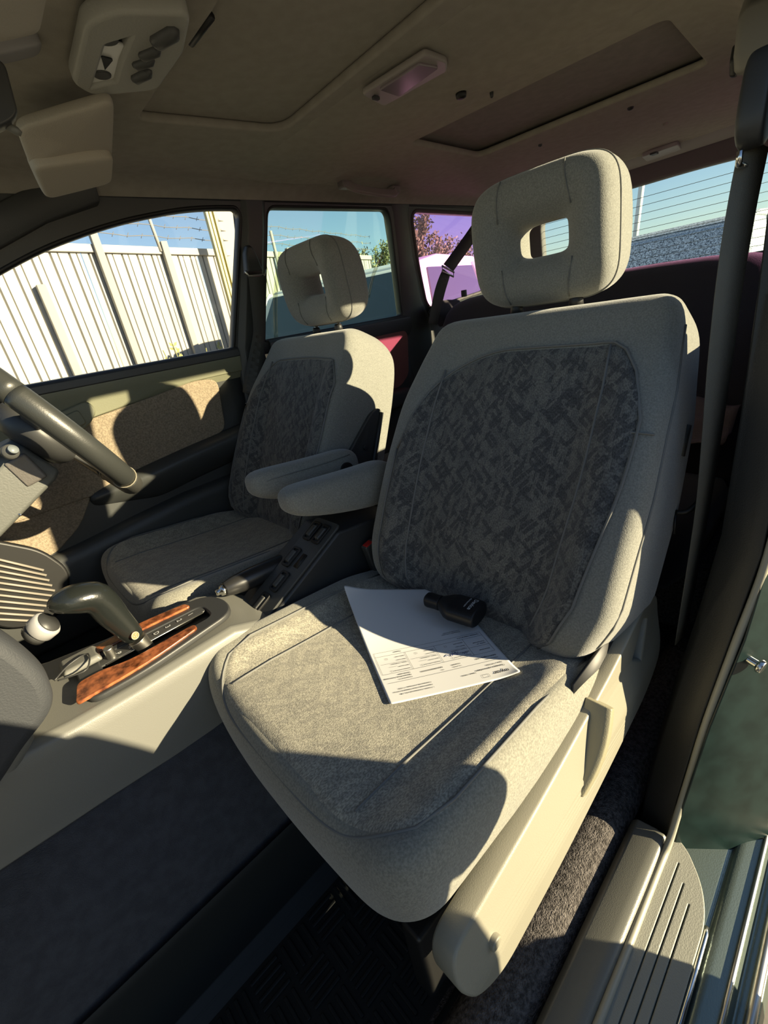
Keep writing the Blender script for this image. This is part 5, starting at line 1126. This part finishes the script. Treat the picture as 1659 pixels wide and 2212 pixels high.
rd = [(.235, .16), (.225, .15), (.21, .14), (.18, .12), (.06, .06), (.055, .055), (.08, .095), (.06, .075), .07, .048, .034, .026, .07, .048, .034, .026, .125, .088, .055, .045, .125, .088, .055, .045]
body_o = skin_body('body', vb, ed, rd, skin_m, per)
for nm, idx, m_, gr_ in (('jacket', [0, 1, 2, 3, 8, 9, 10, 12, 13, 14], jacket, 1.18), ('trousers', [0, 16, 17, 18, 20, 21, 22], jeans, 1.18)):
    mp_ = {k: i for i, k in enumerate(idx)}; vv = [vb[k] for k in idx]; ee = [(mp_[a], mp_[b]) for a, b in ed if a in mp_ and b in mp_]
    rr_ = [tuple(x * gr_ for x in (rd[k] if isinstance(rd[k], tuple) else (rd[k], rd[k]))) for k in idx]; skin_body(nm, vv, ee, rr_, m_, per)
# head details, hair, hands round the phone
hc = V((bx, by + .155, .99)); bm = NB(); bmesh.ops.create_uvsphere(bm, u_segments=20, v_segments=12, radius=1.0)
for v in bm.verts:
    v.co = V((v.co.x * .085, v.co.y * .10 - .012, v.co.z * .095 + .03)) + hc
bmesh.ops.delete(bm, geom=[v for v in bm.verts if v.co.y > hc.y + .045 and v.co.z < hc.z + .055], context='VERTS'); obj('hair', bm, mat('dark_hair', (.02, .015, .012), .7, bump=.6, bscale=80), per, sub=1)
bm = NB(); tube(bm, [hc + V((0, .088, .015)), hc + V((0, .108, -.012)), hc + V((0, .092, -.020))], [.008, .012, .010], 8); obj('nose', bm, skin_m, per, sub=1)
for s_ in (-1, 1):
    bm = NB(); bmesh.ops.create_uvsphere(bm, u_segments=10, v_segments=8, radius=.011); bmesh.ops.translate(bm, verts=bm.verts, vec=hc + V((s_ * .03, .084, .012))); obj('eye', bm, mat('eye_white', (.7, .7, .7), .2), per)
    bm = NB(); tube(bm, [hc + V((s_ * .082, -.005, .02)), hc + V((s_ * .092, -.01, .0)), hc + V((s_ * .084, -.004, -.025))], [.010, .012, .007], 8); obj('ear', bm, skin_m, per, sub=1)
    # five fingers on each hand, closed round the edge of the phone
    Rc = Matrix(((RW[0][0], RW[0][1], RW[0][2]), (RW[1][0], RW[1][1], RW[1][2]), (RW[2][0], RW[2][1], RW[2][2])))
    hx = -.03 + s_ * .052
    hp_ = lambda x, y, z: CAM + Rc @ V((hx + s_ * x, y, z))
    bm = NB(); box(bm, hp_(.006, .075, -.055), (.026, .075, .070), Rc); obj('palm', bm, skin_m, per, sub=2)
    bm = NB(); tube(bm, [hp_(.01, .10, -.08), hp_(.03, .15, -.12), (V(vb[11 if s_ > 0 else 15]) + hp_(.03, .15, -.12)) / 2], [.024, .023, .028], 10); obj('wrist', bm, skin_m, per, sub=1)
    for f in range(4):
        ln_ = (.046, .050, .048, .040)[f]; y_ = .048 + .020 * f; bm = NB()
        tube(bm, [hp_(.004, y_, -.045), hp_(.006, y_, -.022), hp_(-.010, y_, -.0125), hp_(-.004 - ln_ * .45, y_, -.0135)], [.0095, .009, .0072, .006], 8); obj('finger', bm, skin_m, per, sub=1)
    bm = NB(); tube(bm, [hp_(.002, .10, -.075), hp_(-.006, .085, -.060), hp_(-.020, .070, -.040)], [.012, .011, .009], 8); obj('thumb', bm, skin_m, per, sub=1)
bm = NB()
cm = CAM - ray(CX, CY).normalized() * .016; Rm = Matrix(((RW[0][0], RW[0][1], RW[0][2]), (RW[1][0], RW[1][1], RW[1][2]), (RW[2][0], RW[2][1], RW[2][2])))
box(bm, cm + Rm @ V((-.03, .055, 0)), (.072, .150, .009), Rm); obj('phone', bm, black, bevel=.003, label='black phone held up by the person outside the open door', cat='phone')
# the world and the view are set at the top
